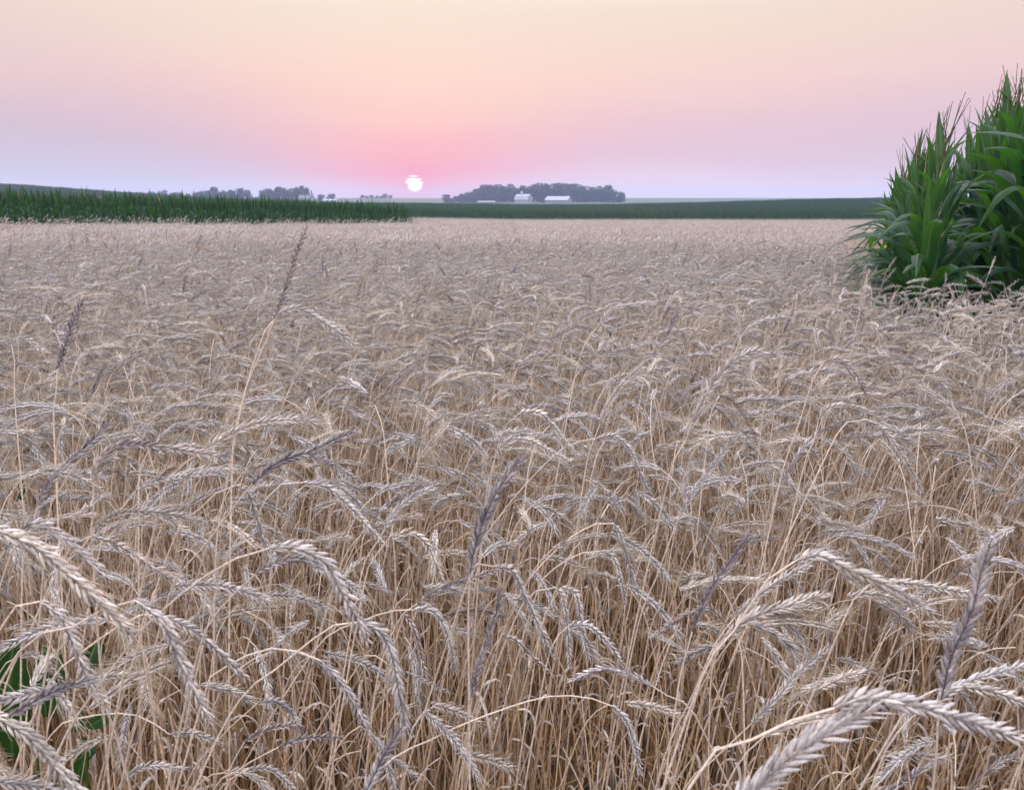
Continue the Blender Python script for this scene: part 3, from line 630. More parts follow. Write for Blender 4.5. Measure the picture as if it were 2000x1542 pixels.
for hi_, (name, c1, c2, el, w, awn, ep, sp_, roll) in enumerate(HERO):
    r = np.random.default_rng(3000 + hi_)
    E1 = np.array([at(x, y, 1.0) - [0, 0, CAMZ] for x, y in ep])
    Lu = np.linalg.norm(np.diff(E1, axis=0), axis=1).sum()
    Y0 = el / Lu
    E = [at(x, y, Y0) for x, y in ep]
    # keep the head of the plant at a believable height
    E = spline(E, 22)
    S = [E[0]] + [at(x, y, Y0) for x, y in sp_]
    a, b = S[-2], S[-1]; t = nrm(b - a)
    if t[2] > -.25: t = nrm(np.array([t[0], t[1], -.25]))
    gz = float(ground(b[0], Y0)); drop = max(b[2] - gz, .05)
    run = np.clip(t[0] / -t[2], -1.2, 1.2)
    for q in (.35, .7, 1.0):
        S.append(np.array([b[0] + run * drop * (.55 * q - .22 * q * q), b[1], b[2] - drop * q]))
    Sp = spline(S, 46)
    off = smooth_y(len(Sp), .02, r); off -= off[0]; Sp[:, 1] += off
    base = np.array([Sp[-1, 0], Sp[-1, 1], gz])
    root = empty('rye_plant', base)
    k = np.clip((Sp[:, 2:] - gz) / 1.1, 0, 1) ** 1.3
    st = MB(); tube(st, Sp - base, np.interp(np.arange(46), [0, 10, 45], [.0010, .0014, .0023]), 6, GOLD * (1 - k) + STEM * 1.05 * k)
    for q in (16, 29):
        dv = nrm(Sp[q + 1] - Sp[q - 1]); tube(st, [Sp[q] - base - dv * .004, Sp[q] - base, Sp[q] - base + dv * .004], np.array([.0018, .0027, .0018]), 6, BROWN)
    obj('stem', st.mesh('stem', M_STRAW), root)
    ear, aw = make_ear(E - base, CMAP[c1], w, awn, roll, True, CMAP[c2] if c2 else None, r)
    eo = obj('ear', ear.mesh('ear', M_STRAW), root)
    if aw: obj('awns', aw.mesh('awns', M_STRAW), eo)
    lab = f"rye plant bearing the {name}"
    prop(root, lab, 'rye plant', 'rye plants standing near the camera')
    hero_info.append((np.mean([p[0] for p in ep]), np.mean([p[1] for p in ep]), name, Y0))

# ------------------------------------------------------------------ rye: everything else
def sprinkle(y0, y1, dens, margin=.05):
    W = .70 * y1 + 1.2; n = int(dens * 2 * W * (y1 - y0)); x = rng.uniform(-W, W, n); y = rng.uniform(y0, y1, n)
    k = in_view(x, y, margin) & in_rye(x, y); return x[k], y[k]
x, y = sprinkle(.55, 5.2, 330); r2 = np.hypot(x, y); k = (r2 > .62) & (r2 < 5.2)
# thin out what would stand right before the lens
k &= (rng.random(len(x)) < np.interp(r2, [.6, 1.2, 2.2], [.17, .42, .95])); x, y = x[k], y[k]
n = len(x); z = ground(x, y)
pick = rng.choice(len(CLS), n, p=np.array([1, 1, 1, 1, 1, 1, .35, 1, 1, 1, .25, .9, 1, .5, .35, 1, .5, 1]) / (15.85 - 0) if False else None)
low_p = {6: .5, 10: .03, 13: .7, 14: .2, 16: .3}
keep = np.array([rng.random() < low_p.get(int(p), 1) for p in pick]); x, y, z, pick = x[keep], y[keep], z[keep], pick[keep]; n = len(x)
rz = rng.normal(.1, .95, n) + (rng.random(n) < .12) * PI
sc = rng.normal(1.0, .055, n); sc = np.clip(sc, .82, 1.12)
sc *= np.interp(np.hypot(x, y), [.6, 1.6, 3], [.90, .97, 1.0])
tilt = np.stack([rng.normal(0, .09, n), rng.normal(0.03, .09, n), rz], 1)
HE = [(np.array([p[0] for p in h[6]]), np.array([p[1] for p in h[6]]), hero_info[q][3]) for q, h in enumerate(HERO)]
clear = np.ones(n, bool)
for i in range(n):
    c = CLS[pick[i]]; f = np.array([math.cos(rz[i]), math.sin(rz[i])]); lean = .12 + .14 * c['lean'] / 20
    for a, hh in ((lean * .7, .93), (lean + .03, .99), (lean + .09, .95)):
        px, py, dep = pix((x[i] + f[0] * a * 1.1, y[i] + f[1] * a * 1.1, z[i] + c['H'] * sc[i] * hh))
        for hx, hy, hY in HE:
            if y[i] < hY + .04 and np.min(np.hypot(hx - px, hy - py)) < 26 + 26 / max(dep, .3): clear[i] = False; break
        if not clear[i]: break
x, y, z, pick, rz, sc, tilt = (q[clear] for q in (x, y, z, pick, rz, sc, tilt)); n = len(x)
order = np.argsort(np.hypot(x, y)); cand = []
for i in order:
    c = CLS[pick[i]]
    reach = .12; top = np.array([x[i] + math.cos(rz[i]) * reach, y[i] + math.sin(rz[i]) * reach, z[i] + c['H'] * sc[i] * .99])
    px, py, dep = pix(top)
    if dep > .1 and -20 < px < 2020 and 450 < py < 1560: cand.append((i, px, py))
    if len(cand) >= 420: break
POSE = lambda d, a: ('standing upright' if d < 30 else 'leaning over' if d < 65 else 'held level' if d < 100 else 'nodding over' if d < 125 else 'hanging down') + (' to the right' if math.cos(a) > .3 else ' to the left' if math.cos(a) < -.3 else ' away' if math.sin(a) > 0 else ' towards the camera')
used = {}; cand_all, cand = cand, []
for i, px, py in cand_all:
    if len(cand) >= 300 - len(HERO): break
    c = CLS[pick[i]]; v = VAR[pick[i]]
    hx, hy, hn, _ = min(hero_info, key=lambda h: (h[0] - px) ** 2 + (h[1] - py) ** 2)
    dx, dy = px - hx, py - hy
    rel = ('right of' if dx > 0 else 'left of') if abs(dx) > abs(dy) else ('below' if dy > 0 else 'above')
    cw = COLWORD[c['ck']]; pose = POSE(c['droop'], rz[i])
    lab = f"{cw} rye ear {pose.split(' to ')[0].split(' away')[0]}, {rel} the {hn}"
    if lab in used:
        lab = f"{'short' if sc[i] < .97 else 'tall'} {lab}"
    if lab in used: lab = lab.replace('rye ear', 'awned rye ear' if c['awn'] > .4 else 'bare rye ear')
    lab = ' '.join(lab.split()[:16])
    if lab in used: continue
    used[lab] = 1; cand.append((i, px, py))
    root = empty('rye_plant', (x[i], y[i], z[i]), 0, sc[i]); root.rotation_euler = tilt[i]
    eo = None; tint = rng.uniform(.88, 1.1)
    for nm in ('stem', 'ear', 'awns', 'leaf', 'leaf_b'):
        if nm in v:
            o = obj(nm.replace('_b', ''), v[nm], eo if nm == 'awns' else root); o.color = (tint, tint, tint, 1)
            if nm == 'ear': eo = o
    prop(root, lab, 'rye plant', 'rye plants standing near the camera')
rest = np.ones(n, bool); rest[[c[0] for c in cand]] = False
scatter('rye_crop', np.stack([x, y, z], 1)[rest], tilt[rest], sc[rest], pick[rest], C_HI, 'ripe rye standing close behind the nearest plants')
# middle distance
MIDP = np.array([1, 1, 1, 1, 1, 1, .6, 1, 1, 1, .08, 1, 1, 1, .2, 1, .5, 1]); MIDP /= MIDP.sum()
x, y = sprinkle(3.5, 15, 330); d = np.hypot(x, y); k = (d >= 5.2) & (d < 15); x, y = x[k], y[k]; n = len(x)
rz = rng.normal(0, 1.15, n) + (rng.random(n) < .12) * PI + .5 * np.sin(x * .8 + y * .5) * np.sin(y * .9)
scatter('rye_crop', np.stack([x, y, ground(x, y)], 1), np.stack([rng.normal(0, .13, n), rng.normal(.03, .13, n), rz], 1), np.clip(rng.normal(1, .06, n), .85, 1.25), rng.choice(len(CLS), n, p=MIDP), C_MID, 'ripe rye in the middle distance, ears nodding')
# far
xs = np.arange(-60, 90, 1.9); ys = np.arange(10, 118, 1.9); Xf, Yf = np.meshgrid(xs, ys); Xf = Xf.ravel() + rng.uniform(-.25, .25, Xf.size); Yf = Yf.ravel() + rng.uniform(-.25, .25, Yf.size)
k = in_view(Xf, Yf, .08) & in_rye(Xf, Yf) & (np.hypot(Xf, Yf) > 14.6) & in_rye(Xf - .6, Yf) & in_rye(Xf + .7, Yf); x, y = Xf[k], Yf[k]; n = len(x)
rz = rng.choice([0, .3, -.3, .5], n)
sl = np.full(n, -.0226)
scatter('rye_crop', np.stack([x, y, ground(x, y)], 1), np.stack([sl, np.zeros(n), rz], 1), rng.uniform(.97, 1.03, n), rng.integers(0, 5, n), C_FAR, 'ripe rye stretching away to the far maize')
# stems and withered leaves between the plants
gx, gy = np.meshgrid(np.arange(-7, 7, .42), np.arange(.3, 9, .42)); gx = gx.ravel() + rng.uniform(-.12, .12, gx.size); gy = gy.ravel() + rng.uniform(-.12, .12, gy.size)
k = in_view(gx, gy, .1) & in_rye(gx, gy) & (np.hypot(gx, gy) > .75); x, y = gx[k], gy[k]; n = len(x)
scatter('rye_straw', np.stack([x, y, ground(x, y)], 1), np.stack([np.zeros(n), np.zeros(n), rng.uniform(0, 6.28, n)], 1), np.interp(np.hypot(x, y), [.8, 2], [.8, 1.0]), rng.integers(0, 6, n), C_STRAW, 'brown straw stems and withered leaves at the foot of the rye')

# ------------------------------------------------------------------ maize
def leaf_curve(az, rise, ln, droop, n=12, r=rng):
    h = np.array([math.cos(az), math.sin(az), 0.]); up = np.array([0, 0, 1.])
    P = [np.zeros(3)]; ang = rise; ds = ln / (n - 1)
    for i in range(n - 1):
        P.append(P[-1] + (h * math.sin(ang) + up * math.cos(ang)) * ds)
        ang += droop / (n - 1) * (.22 + 2.1 * math.exp(-((i / (n - 1) - .5) / .2) ** 2))
    P = np.array(P); side = np.cross(h, up)
    P += side[None] * (np.linspace(0, 1, n) ** 2 * r.normal(0, .06) * ln)[:, None]
    return P, side
GR = np.array([1., 1., 1.])
def maize_leaf_mesh(seed):
    r = np.random.default_rng(seed); mb = MB(); ln = r.uniform(.55, .85); n = 16
    P, side = leaf_curve(0, r.uniform(.22, .5), ln, r.uniform(1.3, 2.5), n, r)
    s = np.linspace(0, 1, n); w = .098 * r.uniform(.85, 1.1) * np.clip(np.minimum(.55 + 2.2 * s, 1) * (1 - s ** 3.2), .02, 1)
    c = GR[None] * np.ones((n, 1)); 
    tipc = np.array([1.3, 1.05, .7]); c = c * (1 - (s[:, None] ** 6) * .5) + tipc * (s[:, None] ** 6) * .5
    c = c * (np.array([1.4, 1.3, .8]) if seed % 4 == 0 else np.array([.8, .9, 1.25]) if seed % 4 == 1 else 1) * r.uniform(.85, 1.15)
    ribbon(mb, P, w, side, c, .38, .05)
    return mb.mesh('leaf', M_CORN)
def upper_leaf_mesh(seed):
    r = np.random.default_rng(seed); mb = MB(); ln = r.uniform(.34, .52); n = 11
    P, side = leaf_curve(0, r.uniform(.08, .25), ln, r.uniform(.2, 1.3), n, r)
    s = np.linspace(0, 1, n); w = .085 * np.clip(np.minimum(.6 + 2.2 * s, 1) * (1 - s ** 2.4), .02, 1)
    ribbon(mb, P, w, side, GR * r.uniform(.9, 1.15), .45, .03); return mb.mesh('leaf', M_CORN)
LEAF = [maize_leaf_mesh(40 + k) for k in range(9)]; ULEAF = [upper_leaf_mesh(60 + k) for k in range(5)]
def stalk_mesh():
    mb = MB(); zs = np.linspace(0, 2.15, 24); tube(mb, np.stack([.01 * np.sin(zs * 3), .01 * np.cos(zs * 2), zs], 1), np.interp(zs, [0, 2.15], [.014, .005]) * (1 + .12 * (np.arange(24) % 3 == 0)), 7, GR); return mb.mesh('stalk', M_STALK)
def tassel_mesh(seed):
    r = np.random.default_rng(seed); mb = MB(); c = np.array([1.1, .75, .8])
    def sp(a, e, nb):
        P = np.array([a + (e - a) * t for t in np.linspace(0, 1, 6)]); tube(mb, P, np.linspace(.0035, .0012, 6), 4, c)
        for t in np.linspace(.3, .97, nb):
            q = a + (e - a) * t; d = nrm(nrm(e - a) + r.normal(0, .35, 3)); florets(mb, q[None], d[None], np.array([[.3, .5, .1]]), np.array([.004]), np.array([.012]), np.array([.003]), (c * r.uniform(.7, 1.1))[None], SP_LO)
    sp(np.array([0, 0, 0.]), np.array([r.normal(0, .04), r.normal(0, .02), r.uniform(.24, .36)]), 22)
    for _ in range(r.integers(1, 4)):
        az = r.uniform(0, 6.3); o = r.uniform(.02, .09); sp(np.array([0, 0, r.uniform(.0, .08)]), np.array([math.cos(az) * o, math.sin(az) * o, r.uniform(.2, .3)]), 14)
    return mb.mesh('tassel', M_STALK)
STALK = stalk_mesh(); TASSEL = [tassel_mesh(80 + k) for k in range(5)]
ROWSHIFT = 0
ORD = ['first', 'second', 'third', 'fourth', 'fifth', 'sixth', 'seventh', 'eighth', 'ninth', 'tenth', 'eleventh', 'twelfth']
ROWN = ['left', 'second', 'third', 'fourth']
n_corn = 0
DROOPY = [None]
def maize_plant(x, y, hs, az, label, group, low=True):
    global n_corn
    root = empty('maize_plant', (x, y, float(ground(x, y))), 0, hs); root.rotation_euler = (rng.normal(0, .03), rng.normal(0, .03), 0)
    obj('stalk', STALK, root)
    nl = 15
    for j in range(nl):
        t = j / (nl - 1); zz = .2 + t * 1.75
        o = obj('leaf', LEAF[rng.integers(9)] if j < 10 else ULEAF[rng.integers(5)], root)
        o.location = (0, 0, zz); o.rotation_euler = (rng.normal(0, .1), rng.normal(0, .1), az + PI * (j % 2) + rng.normal(0, .8))
        s = [.7, .8, .9, 1, 1.05, 1.05, 1.05, 1, 1, 1, 1, 1, .95, .9, .85][j]; o.scale = (s, s, s)
    ts = obj('tassel', TASSEL[rng.integers(5)], root); ts.location = (0, 0, 2.08); ts.rotation_euler = (rng.normal(0, .08), rng.normal(0, .08), rng.uniform(0, 6)); tsz = rng.uniform(.8, 1.25); ts.scale = (tsz,) * 3
    prop(root, label, 'maize plant', group); n_corn += 1
rowaz = math.atan2(ROWP[1], ROWP[0])
for u in range(4):
    t0 = [0, .35, 1.0, 1.2][u]; np_ = [30, 30, 14, 6][u]
    for j in range(np_):
        t = t0 + j * .15 + rng.normal(0, .03) + (1.5 if u == 2 else 5 if u == 3 else 0)
        p = P1 + ROWP * (u * .76 + rng.normal(0, .02)) + ROWD * t
        hs = rng.normal([1.03, 1.27, 1.18, 1.1][u], .03)
        lab = f"{ORD[j]} maize plant from the front in the {ROWN[u]} row of the tall block" if j < 12 and u < 2 else f"tall maize plant deep inside the {ROWN[u]} row of the block at right"
        maize_plant(p[0], p[1], hs, rowaz + rng.normal(0, .7), lab, 'maize plants in the tall block at the right')
print('maize near', n_corn)

def maize_low(seed, leaves=10, segs=5):
    r = np.random.default_rng(seed); J = MB(); H = r.uniform(1.85, 2.1)
    tube(J, [[0, 0, 0], [0, 0, H * .6], [0, 0, H]], np.array([.014, .011, .006]), 3, np.array([1.5, 1.3, .9]))
    az0 = r.uniform(0, 6.3)
    for j in range(leaves):
        t = j / (leaves - 1); up = t > .7; ln = r.uniform(.4, .6) if up else r.uniform(.55, .85)
        P, side = leaf_curve(az0 + PI * (j % 2) + r.normal(0, .4), r.uniform(.1, .25) if up else r.uniform(.25, .5), ln, r.uniform(.1, .9) if up else r.uniform(1.3, 2.5), segs + 1, r)
        P = P + [0, 0, .3 + t * (H - .35)]
        s = np.linspace(0, 1, segs + 1); w = (.06 if up else .082) * np.clip(np.minimum(.6 + 2 * s, 1) * (1 - s ** 3), .03, 1)
        T, A, B = frames(P, side); V = np.stack([P - A * w[:, None] / 2 + B * w[:, None] * .15, P, P + A * w[:, None] / 2 + B * w[:, None] * .15], 1).reshape(-1, 3)
        i = np.arange(segs)[:, None] * 3; q = np.arange(2)[None]; F = np.stack([i + q, i + q + 1, i + q + 4, i + q + 3], -1).reshape(-1, 4)
        J.add(V, F, GR * np.array([.9, 1.15, .62]) * r.uniform(.36, .9))
    for k in range(r.integers(1, 4)):
        e = [r.normal(0, .05), r.normal(0, .05), H + r.uniform(.25, .42)]
        tube(J, [[0, 0, H - .05], e], np.array([.006, .003]), 3, np.array([1.3, .9, .9]))
    return J
ML = [maize_low(200 + k) for k in range(8)]
ml_mesh = [m.mesh('maize', M_CORN) for m in ML]
# front of the left field: the plants one can pick out
pts = []
E_ = [np.array(p, float) for p in EDGE[1:]]
seg = [(a, b) for a, b in zip(E_[:-1], E_[1:])]
for a, b in seg:
    L_ = np.linalg.norm(b - a); m = int(L_ / .21)
    for j in range(m):
        p = a + (b - a) * (j / m); nv = nrm(np.array([-(b - a)[1], (b - a)[0]]))
        for row in range(2): pts.append((p + nv * (.1 + row * .76) + rng.normal(0, .05, 2), row))
fr = [(p, row) for p, row in pts if in_view(p[0], p[1], .0)]
fr.sort(key=lambda q: (q[1], np.hypot(*q[0])))
fr = fr[:300 - n_corn]
front_keys = fr
for p, row in fr:
    o = obj('maize_plant', ml_mesh[rng.integers(8)]); o.location = (p[0], p[1], float(ground(*p))); s = rng.normal(1.0, .04) * np.interp(np.hypot(p[0] + 6.5, p[1] - 53.6), [0, 7], [.62, 1]); o.scale = (s, s, s); o.rotation_euler = (rng.normal(0, .04), rng.normal(0, .04), rng.uniform(0, 6.28))
    prop(o, 'green maize plant in the front row of the left field' if row == 0 else 'green maize plant just behind the front row of the left field', 'maize plant', 'maize plants along the edge of the left field')
C_ML = protos('maize', ml_mesh)
# the rest of the left field near its edge, single plants
have = np.array([p for p, _ in fr])
P_, = [[]]
for a, b in seg + [(E_[-1], np.array([-13.5, 62.]))]:
    L_ = np.linalg.norm(b - a); m = int(L_ / .22); nv = nrm(np.array([-(b - a)[1], (b - a)[0]]))
    for row in range(0, 14):
        for j in range(m):
            p = a + (b - a) * (j / m) + nv * (.1 + row * .76) + rng.normal(0, .05, 2)
            if in_view(p[0], p[1], .06): P_.append(p)
P_ = np.array(P_); dm = np.array([np.min(np.hypot(*(have - p).T)) for p in P_]); P_ = P_[dm > .14]; n = len(P_)
scatter('maize_crop', np.c_[P_, ground(P_[:, 0], P_[:, 1])], np.stack([rng.normal(0, .04, n), rng.normal(0, .04, n), rng.uniform(0, 6.28, n)], 1), rng.normal(1, .04, n), rng.integers(0, 8, n), C_ML, 'green maize of the left field behind its front rows')
# far maize in patches
def maize_patch(seed, size=3.8):
    r = np.random.default_rng(seed); J = MB(); base = [maize_low(seed * 7 + k, 8, 3) for k in range(5)]
    for rx in np.arange(-1.52, 1.53, .76):
        for ry in np.arange(-size / 2, size / 2, .27):
            a = r.uniform(0, 6.28); s = r.normal(1, .05); c, s_ = math.cos(a) * s, math.sin(a) * s
            J.join(base[r.integers(5)], np.array([[c, -s_, 0], [s_, c, 0], [0, 0, s]]), np.array([rx + r.normal(0, .04), ry + r.normal(0, .05), 0]))
    return J.mesh('maize', M_CORN)
C_MP = protos('maize_far', [maize_patch(5 + k) for k in range(4)])
Xa, Ya = np.meshgrid(np.arange(-400, 400, 3.8), np.arange(-400, 400, 3.8)); RA = math.radians(57)
Xm = Xa.ravel() * math.cos(RA) - Ya.ravel() * math.sin(RA); Ym = 150 + Xa.ravel() * math.sin(RA) + Ya.ravel() * math.cos(RA)
dl = Xm - left_edge_x(Ym)
inleft = (dl < -9) & (Ym < 70) & (Ym > 20)
# beyond: everything past the rye's far edge
beyond = (Ym > far_edge_y(Xm) + 1.6) | ((dl < -3) & (Ym >= 60))
k = (inleft | beyond) & in_view(Xm, Ym, .05) & (Ym < np.where(Xm < -80, 320, 262))
x, y = Xm[k], Ym[k]; n = len(x)
gx_ = (ground(x + 2, y) - ground(x - 2, y)) / 4; gy_ = (ground(x, y + 2) - ground(x, y - 2)) / 4
scatter('maize_field', np.stack([x, y, ground(x, y)], 1), np.stack([np.arctan(gy_ * math.cos(RA) - gx_ * math.sin(RA)), -np.arctan(gx_ * math.cos(RA) + gy_ * math.sin(RA)), np.full(n, RA)], 1), rng.uniform(.98, 1.04, n), rng.integers(0, 4, n), C_MP, 'green maize covering the far fields')
print('patches', n)

# ------------------------------------------------------------------ weeds at the lower left
def weed(root_px, leaves, Y0, label, stem_top):
    b = at(root_px[0], root_px[1], Y0); b[2] = float(ground(b[0], Y0)); root = empty('broadleaf_weed', b)
    top = at(stem_top[0], stem_top[1], Y0); st = MB(); tube(st, spline([np.zeros(3), (top - b) * [.4, 1, .5], top - b], 10), np.linspace(.005, .003, 10), 6, GR); obj('stem', st.mesh('stem', M_STALK), root)
    for (x0, y0), (x1, y1), w, dy in leaves:
        a, e = at(x0, y0, Y0) - b, at(x1, y1, Y0 + dy) - b; n = 14; s = np.linspace(0, 1, n); ln = np.linalg.norm(e - a)
        P = a + (e - a) * s[:, None] + np.array([0, -.05, .06]) * (np.sin(s * PI) * ln * .8)[:, None]
        W = w / FPX * Y0 * np.sin(np.clip(s * .94 + .05, 0, 1) * PI) ** .7
        mb = MB(); ribbon(mb, P, W, np.array([1., .15, .1]) if abs(y1 - y0) > abs(x1 - x0) else np.array([.1, .3, 1.]), GR * rng.uniform(.85, 1.15), .22, .03); obj('leaf', mb.mesh('leaf', M_WEED), root)
    prop(root, label, 'weed', 'green weeds among the rye')
weed((60, 1700), [((25, 1480), (28, 1245), 84, .0), ((90, 1400), (88, 1262), 44, .05), ((100, 1400), (120, 1258), 40, .06), ((160, 1300), (204, 1258), 52, .05), ((172, 1300), (190, 1252), 40, .03)], 1.35, 'dark green broad leaves behind the rye at the lower left edge', (70, 1420))
weed((150, 1700), [((168, 1420), (228, 1392), 34, .03), ((160, 1490), (175, 1440), 44, .03), ((165, 1400), (140, 1425), 40, .02), ((168, 1470), (148, 1540), 38, .02)], 1.25, 'smaller green weed lower down in the rye at left', (165, 1440))
weed((45, 1300), [((44, 1000), (40, 960), 13, .02), ((46, 875), (44, 842), 12, .02), ((50, 950), (36, 985), 12, .03), ((42, 890), (56, 862), 8, .02)], 2.3, 'small green weed higher up by the left edge', (44, 880))

# ------------------------------------------------------------------ distant trees
def crown_mesh(seed, w=9., h=11., base=.02):
    r = np.random.default_rng(seed); J = MB(); V, F = [], []
    lobes = [(r.uniform(-.26, .26) * w, r.uniform(-.26, .26) * w, h * r.uniform(base + .18, .80), r.uniform(.20, .34) * w) for _ in range(9)] + [(0, 0, h * .72, .33 * w), (0, 0, h * .5, .36 * w), (.1 * w, 0, h * .26, .36 * w), (-.2 * w, .1 * w, h * .2, .3 * w)]
    for lx, ly, lz, lr in lobes:
        for _ in range(52):
            d = nrm(r.normal(size=3)); p = np.array([lx, ly, lz]) + d * lr * r.uniform(.62, 1.05) * [1, 1, .8]
            s = r.uniform(.35, .75); a = nrm(np.cross(d, r.normal(size=3))); b = nrm(np.cross(d, a) + d * r.normal(0, .4)); m = len(V)
            V += [p - a * s, p + b * s * .8, p + a * s, p - b * s * .8]; F.append((m, m + 1, m + 2, m + 3))
    J.add(V, F, np.repeat(r.uniform(.65, 1.35, (len(F), 1)), 4, 0) * GR); return J.mesh('crown', M_CROWN, False)
def trunk_mesh(seed, h=11.):
    r = np.random.default_rng(seed); J = MB(); tube(J, [[0, 0, -.2], [.1, 0, h * .2], [0, .1, h * .45], [.1, 0, h * .75]], np.array([.34, .26, .19, .06]), 6, GR)
    for _ in range(5):
        a = r.uniform(0, 6.3); z0 = h * r.uniform(.2, .45); tube(J, [[0, 0, z0], [math.cos(a) * 1.2, math.sin(a) * 1.2, z0 + h * .14], [math.cos(a) * 2.3, math.sin(a) * 2.3, z0 + h * .3]], np.array([.13, .09, .04]), 5, GR)
    return J.mesh('trunk', M_BARK)
def spruce_mesh():
    J = MB(); r = np.random.default_rng(4); V, F = [], []
    for i in range(420):
        t = r.random() ** .7; z = 1 + t * 9; rad = (1 - t) * 1.9 + .1; a = r.uniform(0, 6.3); p = np.array([math.cos(a) * rad * r.uniform(.3, 1), math.sin(a) * rad * r.uniform(.3, 1), z])
        o = np.array([math.cos(a), math.sin(a), -.4]); sdv = np.array([-math.sin(a), math.cos(a), 0]); m = len(V); V += [p - sdv * .22, p + sdv * .22, p + o * .6]; F.append((m, m + 1, m + 2))
    J.add(V, F, GR * .8); return J.mesh('crown', M_CROWN, False)
CR = [crown_mesh(300 + k) for k in range(7)]; TR = [trunk_mesh(320 + k) for k in range(4)]; SPR = spruce_mesh()
def tree(px, Y, top_py, wpx, label, group, spruce=False):
    X0 = (px - 1000) / FPX * Y * CP
    gz = float(ground(X0, Y)); X0 = at(px, 387, Y)[0]
    zt = at(px, top_py, Y)[2]; h = max(zt - gz, 3.)
    root = empty('spruce_tree' if spruce else 'tree', (X0, Y, gz - .05), rng.uniform(0, 6.28))
    sw = wpx * Y / FPX / 8.0 if not spruce else h / 10
    root.scale = (sw, sw, h / (10.6 if not spruce else 10.1))
    obj('trunk', TR[rng.integers(4)], root); obj('crown', SPR if spruce else CR[rng.integers(7)], root)
    prop(root, label, 'tree', group)
def envelope(pts, x): return float(np.interp(x, [p[0] for p in pts], [p[1] for p in pts]))
def nth(k):
    t = ['', 'first', 'second', 'third', 'fourth', 'fifth', 'sixth', 'seventh', 'eighth', 'ninth', 'tenth', 'eleventh', 'twelfth', 'thirteenth', 'fourteenth', 'fifteenth', 'sixteenth', 'seventeenth', 'eighteenth', 'nineteenth', 'twentieth']
    return t[k] if k < 21 else 'twenty-' + t[k - 20] if k < 30 else 'thirtieth' if k == 30 else 'thirty-' + t[k - 30]
GROVE = [(870, 378), (884, 379), (890, 382), (905, 375), (925, 370), (945, 359), (965, 357), (985, 360), (1000, 357), (1010, 363), (1020, 362), (1040, 356), (1060, 354), (1080, 357), (1100, 355), (1130, 358), (1150, 363), (1165, 364), (1185, 358), (1195, 366), (1212, 371), (1222, 380)]
k = 0
for px in np.arange(876, 1221, 13.5):
    k += 1; e = envelope(GROVE, px)
    tree(px + rng.normal(0, 1.5), 640 + rng.uniform(-10, 18), e + rng.uniform(-.5, 1.5), 24 if 900 < px < 1200 else 17, f"{nth(k)} tree from the left along the skyline of the wooded grove", 'trees of the wooded grove behind the barns')
k = 0
for px in np.arange(884, 1216, 15.5):
    k += 1; e = envelope(GROVE, px)
    tree(px + rng.normal(0, 2), 612 + rng.uniform(-8, 8), e + rng.uniform(6, 12), 24, f"{nth(k)} tree from the left in the lower front rank of the grove", 'trees of the wooded grove behind the barns')
k = 0
LG = [(255, 374, 14), (268, 374, 14), (282, 375, 14), (296, 374, 14), (312, 374, 12), (323, 370, 15), (336, 375, 12), (354, 373, 13), (368, 377, 12), (384, 373, 17), (400, 371, 18), (420, 364, 21), (437, 370, 20), (452, 369, 18), (467, 365, 22), (484, 369, 15), (275, 375, 18), (303, 375, 18), (345, 374, 18), (392, 373, 20), (410, 370, 20), (571, 366, 20),
      (512, 369, 17), (526, 366, 20), (546, 362, 25), (560, 366, 22), (586, 362, 25), (598, 365, 18), (626, 378, 16), (642, 380, 11), (648, 378, 13), (572, 372, 20), (534, 373, 22), (500, 384, 12), (430, 375, 26), (456, 376, 26)]
for px, tp, w in LG:
    k += 1; tree(px, (600 if w > 15 else 680) + rng.uniform(-8, 8), tp, w, f"{'broad' if w > 17 else 'small'} hazy tree {'in the clump left of the farmstead' if px < 495 else 'of the clump around the farmstead'}, {nth(k)} of the left woods", 'hazy trees of the left woods')
tree(609, 590, 371, 6, 'narrow spruce standing right of the tall trees at the farmstead', 'hazy trees of the left woods', True)
for j, (px, tp, w) in enumerate([(707, 380, 9), (717, 382, 9), (727, 380, 10), (736, 381, 8), (752, 378, 13), (762, 381, 9), (744, 383, 9)]):
    tree(px, 900, tp, w, f"tiny tree on the ridge left of the sun, {nth(j + 1)} of its row", 'tiny trees on the ridge left of the sun')

# ------------------------------------------------------------------ farm buildings
def box(mb, c, s):
    c, s = np.array(c, float), np.array(s, float) / 2
    V = [c + s * [i, j, k] for i in (-1, 1) for j in (-1, 1) for k in (-1, 1)]
    mb.add(V, [[0, 1, 3, 2], [4, 6, 7, 5], [0, 4, 5, 1], [2, 3, 7, 6], [0, 2, 6, 4], [1, 5, 7, 3]], GR)
def prism(mb, prof, y0, y1):
    """profile in x-z extruded along y, ends closed by a fan"""
    n = len(prof); V = [(x, y0, z) for x, z in prof] + [(x, y1, z) for x, z in prof]
    mb.add(V, [[i, (i + 1) % n, n + (i + 1) % n, n + i] for i in range(n)], GR)
    m = mb.n; c = np.mean(prof, 0)
    for yy in (y0, y1):
        V = [(x, yy, z) for x, z in prof] + [(c[0], yy, c[1])]; mb.add(V, [[i, (i + 1) % n, n] for i in range(n)], GR)
def roofslabs(mb, prof, y0, y1, t=.18):
    for (x0, z0), (x1, z1) in zip(prof[:-1], prof[1:]):
        d = nrm(np.array([x1 - x0, z1 - z0])); nn = np.array([-d[1], d[0]]) * t
        pr = [(x0, z0 + .02), (x1, z1 + .02), (x1 + nn[0], z1 + nn[1]), (x0 + nn[0], z0 + nn[1])]; prism(mb, pr, y0, y1)
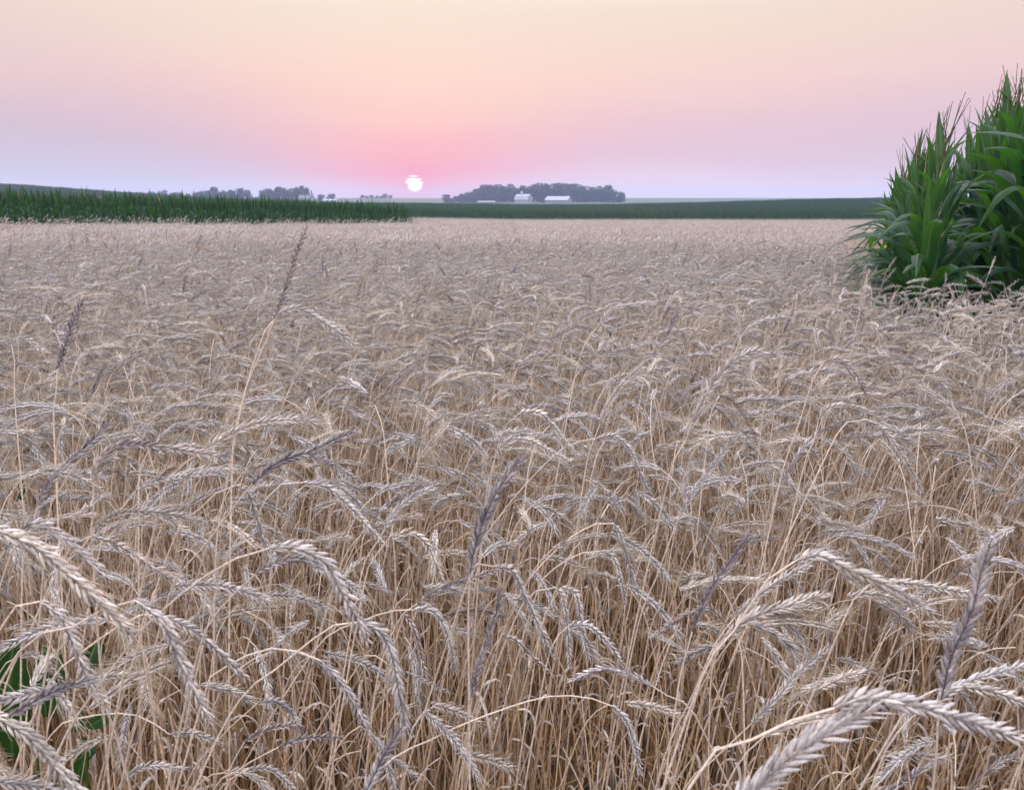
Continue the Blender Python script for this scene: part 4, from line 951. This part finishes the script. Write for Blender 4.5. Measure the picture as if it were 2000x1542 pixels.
def building(name, px, py, Y, rz, W, D, wall_h, prof, walls, roofm, doors, label, windows=(), sink=0):
    p = at(px, py, Y); gz = float(ground(p[0], Y)); root = empty(name, (p[0], Y, gz - .05), rz)
    w = MB(); prism(w, [(-W / 2, 0), (W / 2, 0)] + [(a, b) for a, b in reversed(prof)], -D / 2, D / 2); obj('wall', w.mesh('wall', walls, False), root)
    rf = MB(); e = .5; pr = [(prof[0][0] - .35, prof[0][1] - .25)] + list(prof[1:-1]) + [(prof[-1][0] + .35, prof[-1][1] - .25)]
    roofslabs(rf, pr, -D / 2 - e, D / 2 + e); ro = obj('roof', rf.mesh('roof', roofm, False), root)
    for (x, y, z, sx, sy, sz, dm) in doors: m = MB(); box(m, (x, y, z), (sx, sy, sz)); obj('door', m.mesh('door', dm, False), root)
    for (x, y, z, sx, sy, sz) in windows: m = MB(); box(m, (x, y, z), (sx, sy, sz)); obj('window', m.mesh('window', M_GLASS, False), root)
    prop(root, label, 'barn' if 'house' not in name else 'house'); return root, ro
# gambrel barn
g = [(-4, 2.6), (-3.1, 4.6), (0, 6.0), (3.1, 4.6), (4, 2.6)]
b1, ro = building('gambrel_barn', 1023, 396, 545, math.radians(62), 8, 9.5, 2.6, g, M_WALLW, M_ROOF, [(0, -4.8, 1.5, 2.6, .12, 3.0, M_WALLG)], 'small pale gambrel barn in front of the wooded grove', [(-2.6, -4.8, 1.8, .8, .1, .9), (2.6, -4.8, 1.8, .8, .1, .9)])
cu = MB(); box(cu, (0, 1.5, 6.5), (1.3, 1.3, 1.1)); prism(cu, [(-.9, 7.05), (.9, 7.05), (0, 7.9)], .7, 2.3); obj('cupola', cu.mesh('cupola', M_ROOF, False), ro)
# long shed
g = [(-5.2, 2.3), (0, 4.6), (5.2, 2.3)]
building('metal_shed', 1091, 397, 540, math.radians(68), 10.4, 15.5, 2.3, g, M_WALLG, M_ROOF, [(-2.6, -7.8, 1.1, 2.2, .14, 2.0, M_WALLW), (2.2, -7.8, 1.1, 2.0, .14, 2.0, M_WALLW)] if False else [(-2.6, 7.8, 1.1, 2.2, .14, 2.1, M_WALLW), (2.4, 7.8, 1.1, 2.2, .14, 2.1, M_WALLW)], 'long low shed with a pale metal roof right of the gambrel barn')
building('low_shed', 950, 400, 560, math.radians(90), 6, 11, 1.2, [(-3, .9), (0, 1.5), (3, .9)], M_WALLG, M_WALLG, [], 'very low shed with a pale roof left of the barns')
g = [(-4.2, 3.2), (0, 5.4), (4.2, 3.2)]
building('farmhouse', 598, 394, 575, math.radians(75), 8.4, 9, 3.2, g, M_WALLG, M_SLATE, [(0, -4.55, 1.1, 1, .12, 2.1, M_WALLW)], 'grey farmhouse in front of the tall trees at the left', [(-2.4, -4.55, 1.7, 1, .1, 1.1), (2.4, -4.55, 1.7, 1, .1, 1.1)])
building('machine_shed', 645, 396, 565, math.radians(88), 6, 10, 2.2, [(-3, 1.9), (0, 2.8), (3, 1.9)], M_WALLW, M_ROOF, [], 'low white shed right of the grey farmhouse')

# ------------------------------------------------------------------ haze
hm = bpy.data.materials.new('haze_air'); hm.use_nodes = True; t = hm.node_tree; t.nodes.clear()
o_ = t.nodes.new('ShaderNodeOutputMaterial'); v_ = t.nodes.new('ShaderNodeVolumePrincipled'); v_.inputs['Color'].default_value = (.52, .64, 1, 1); v_.inputs['Density'].default_value = .00052; v_.inputs['Anisotropy'].default_value = 0.1
t.links.new(v_.outputs[0], o_.inputs['Volume'])
hb = MB(); box(hb, (0, 765, 5.5), (3420, 1680, 25)); hz = obj('haze', hb.mesh('haze', hm, False)); prop(hz, kind='stuff')
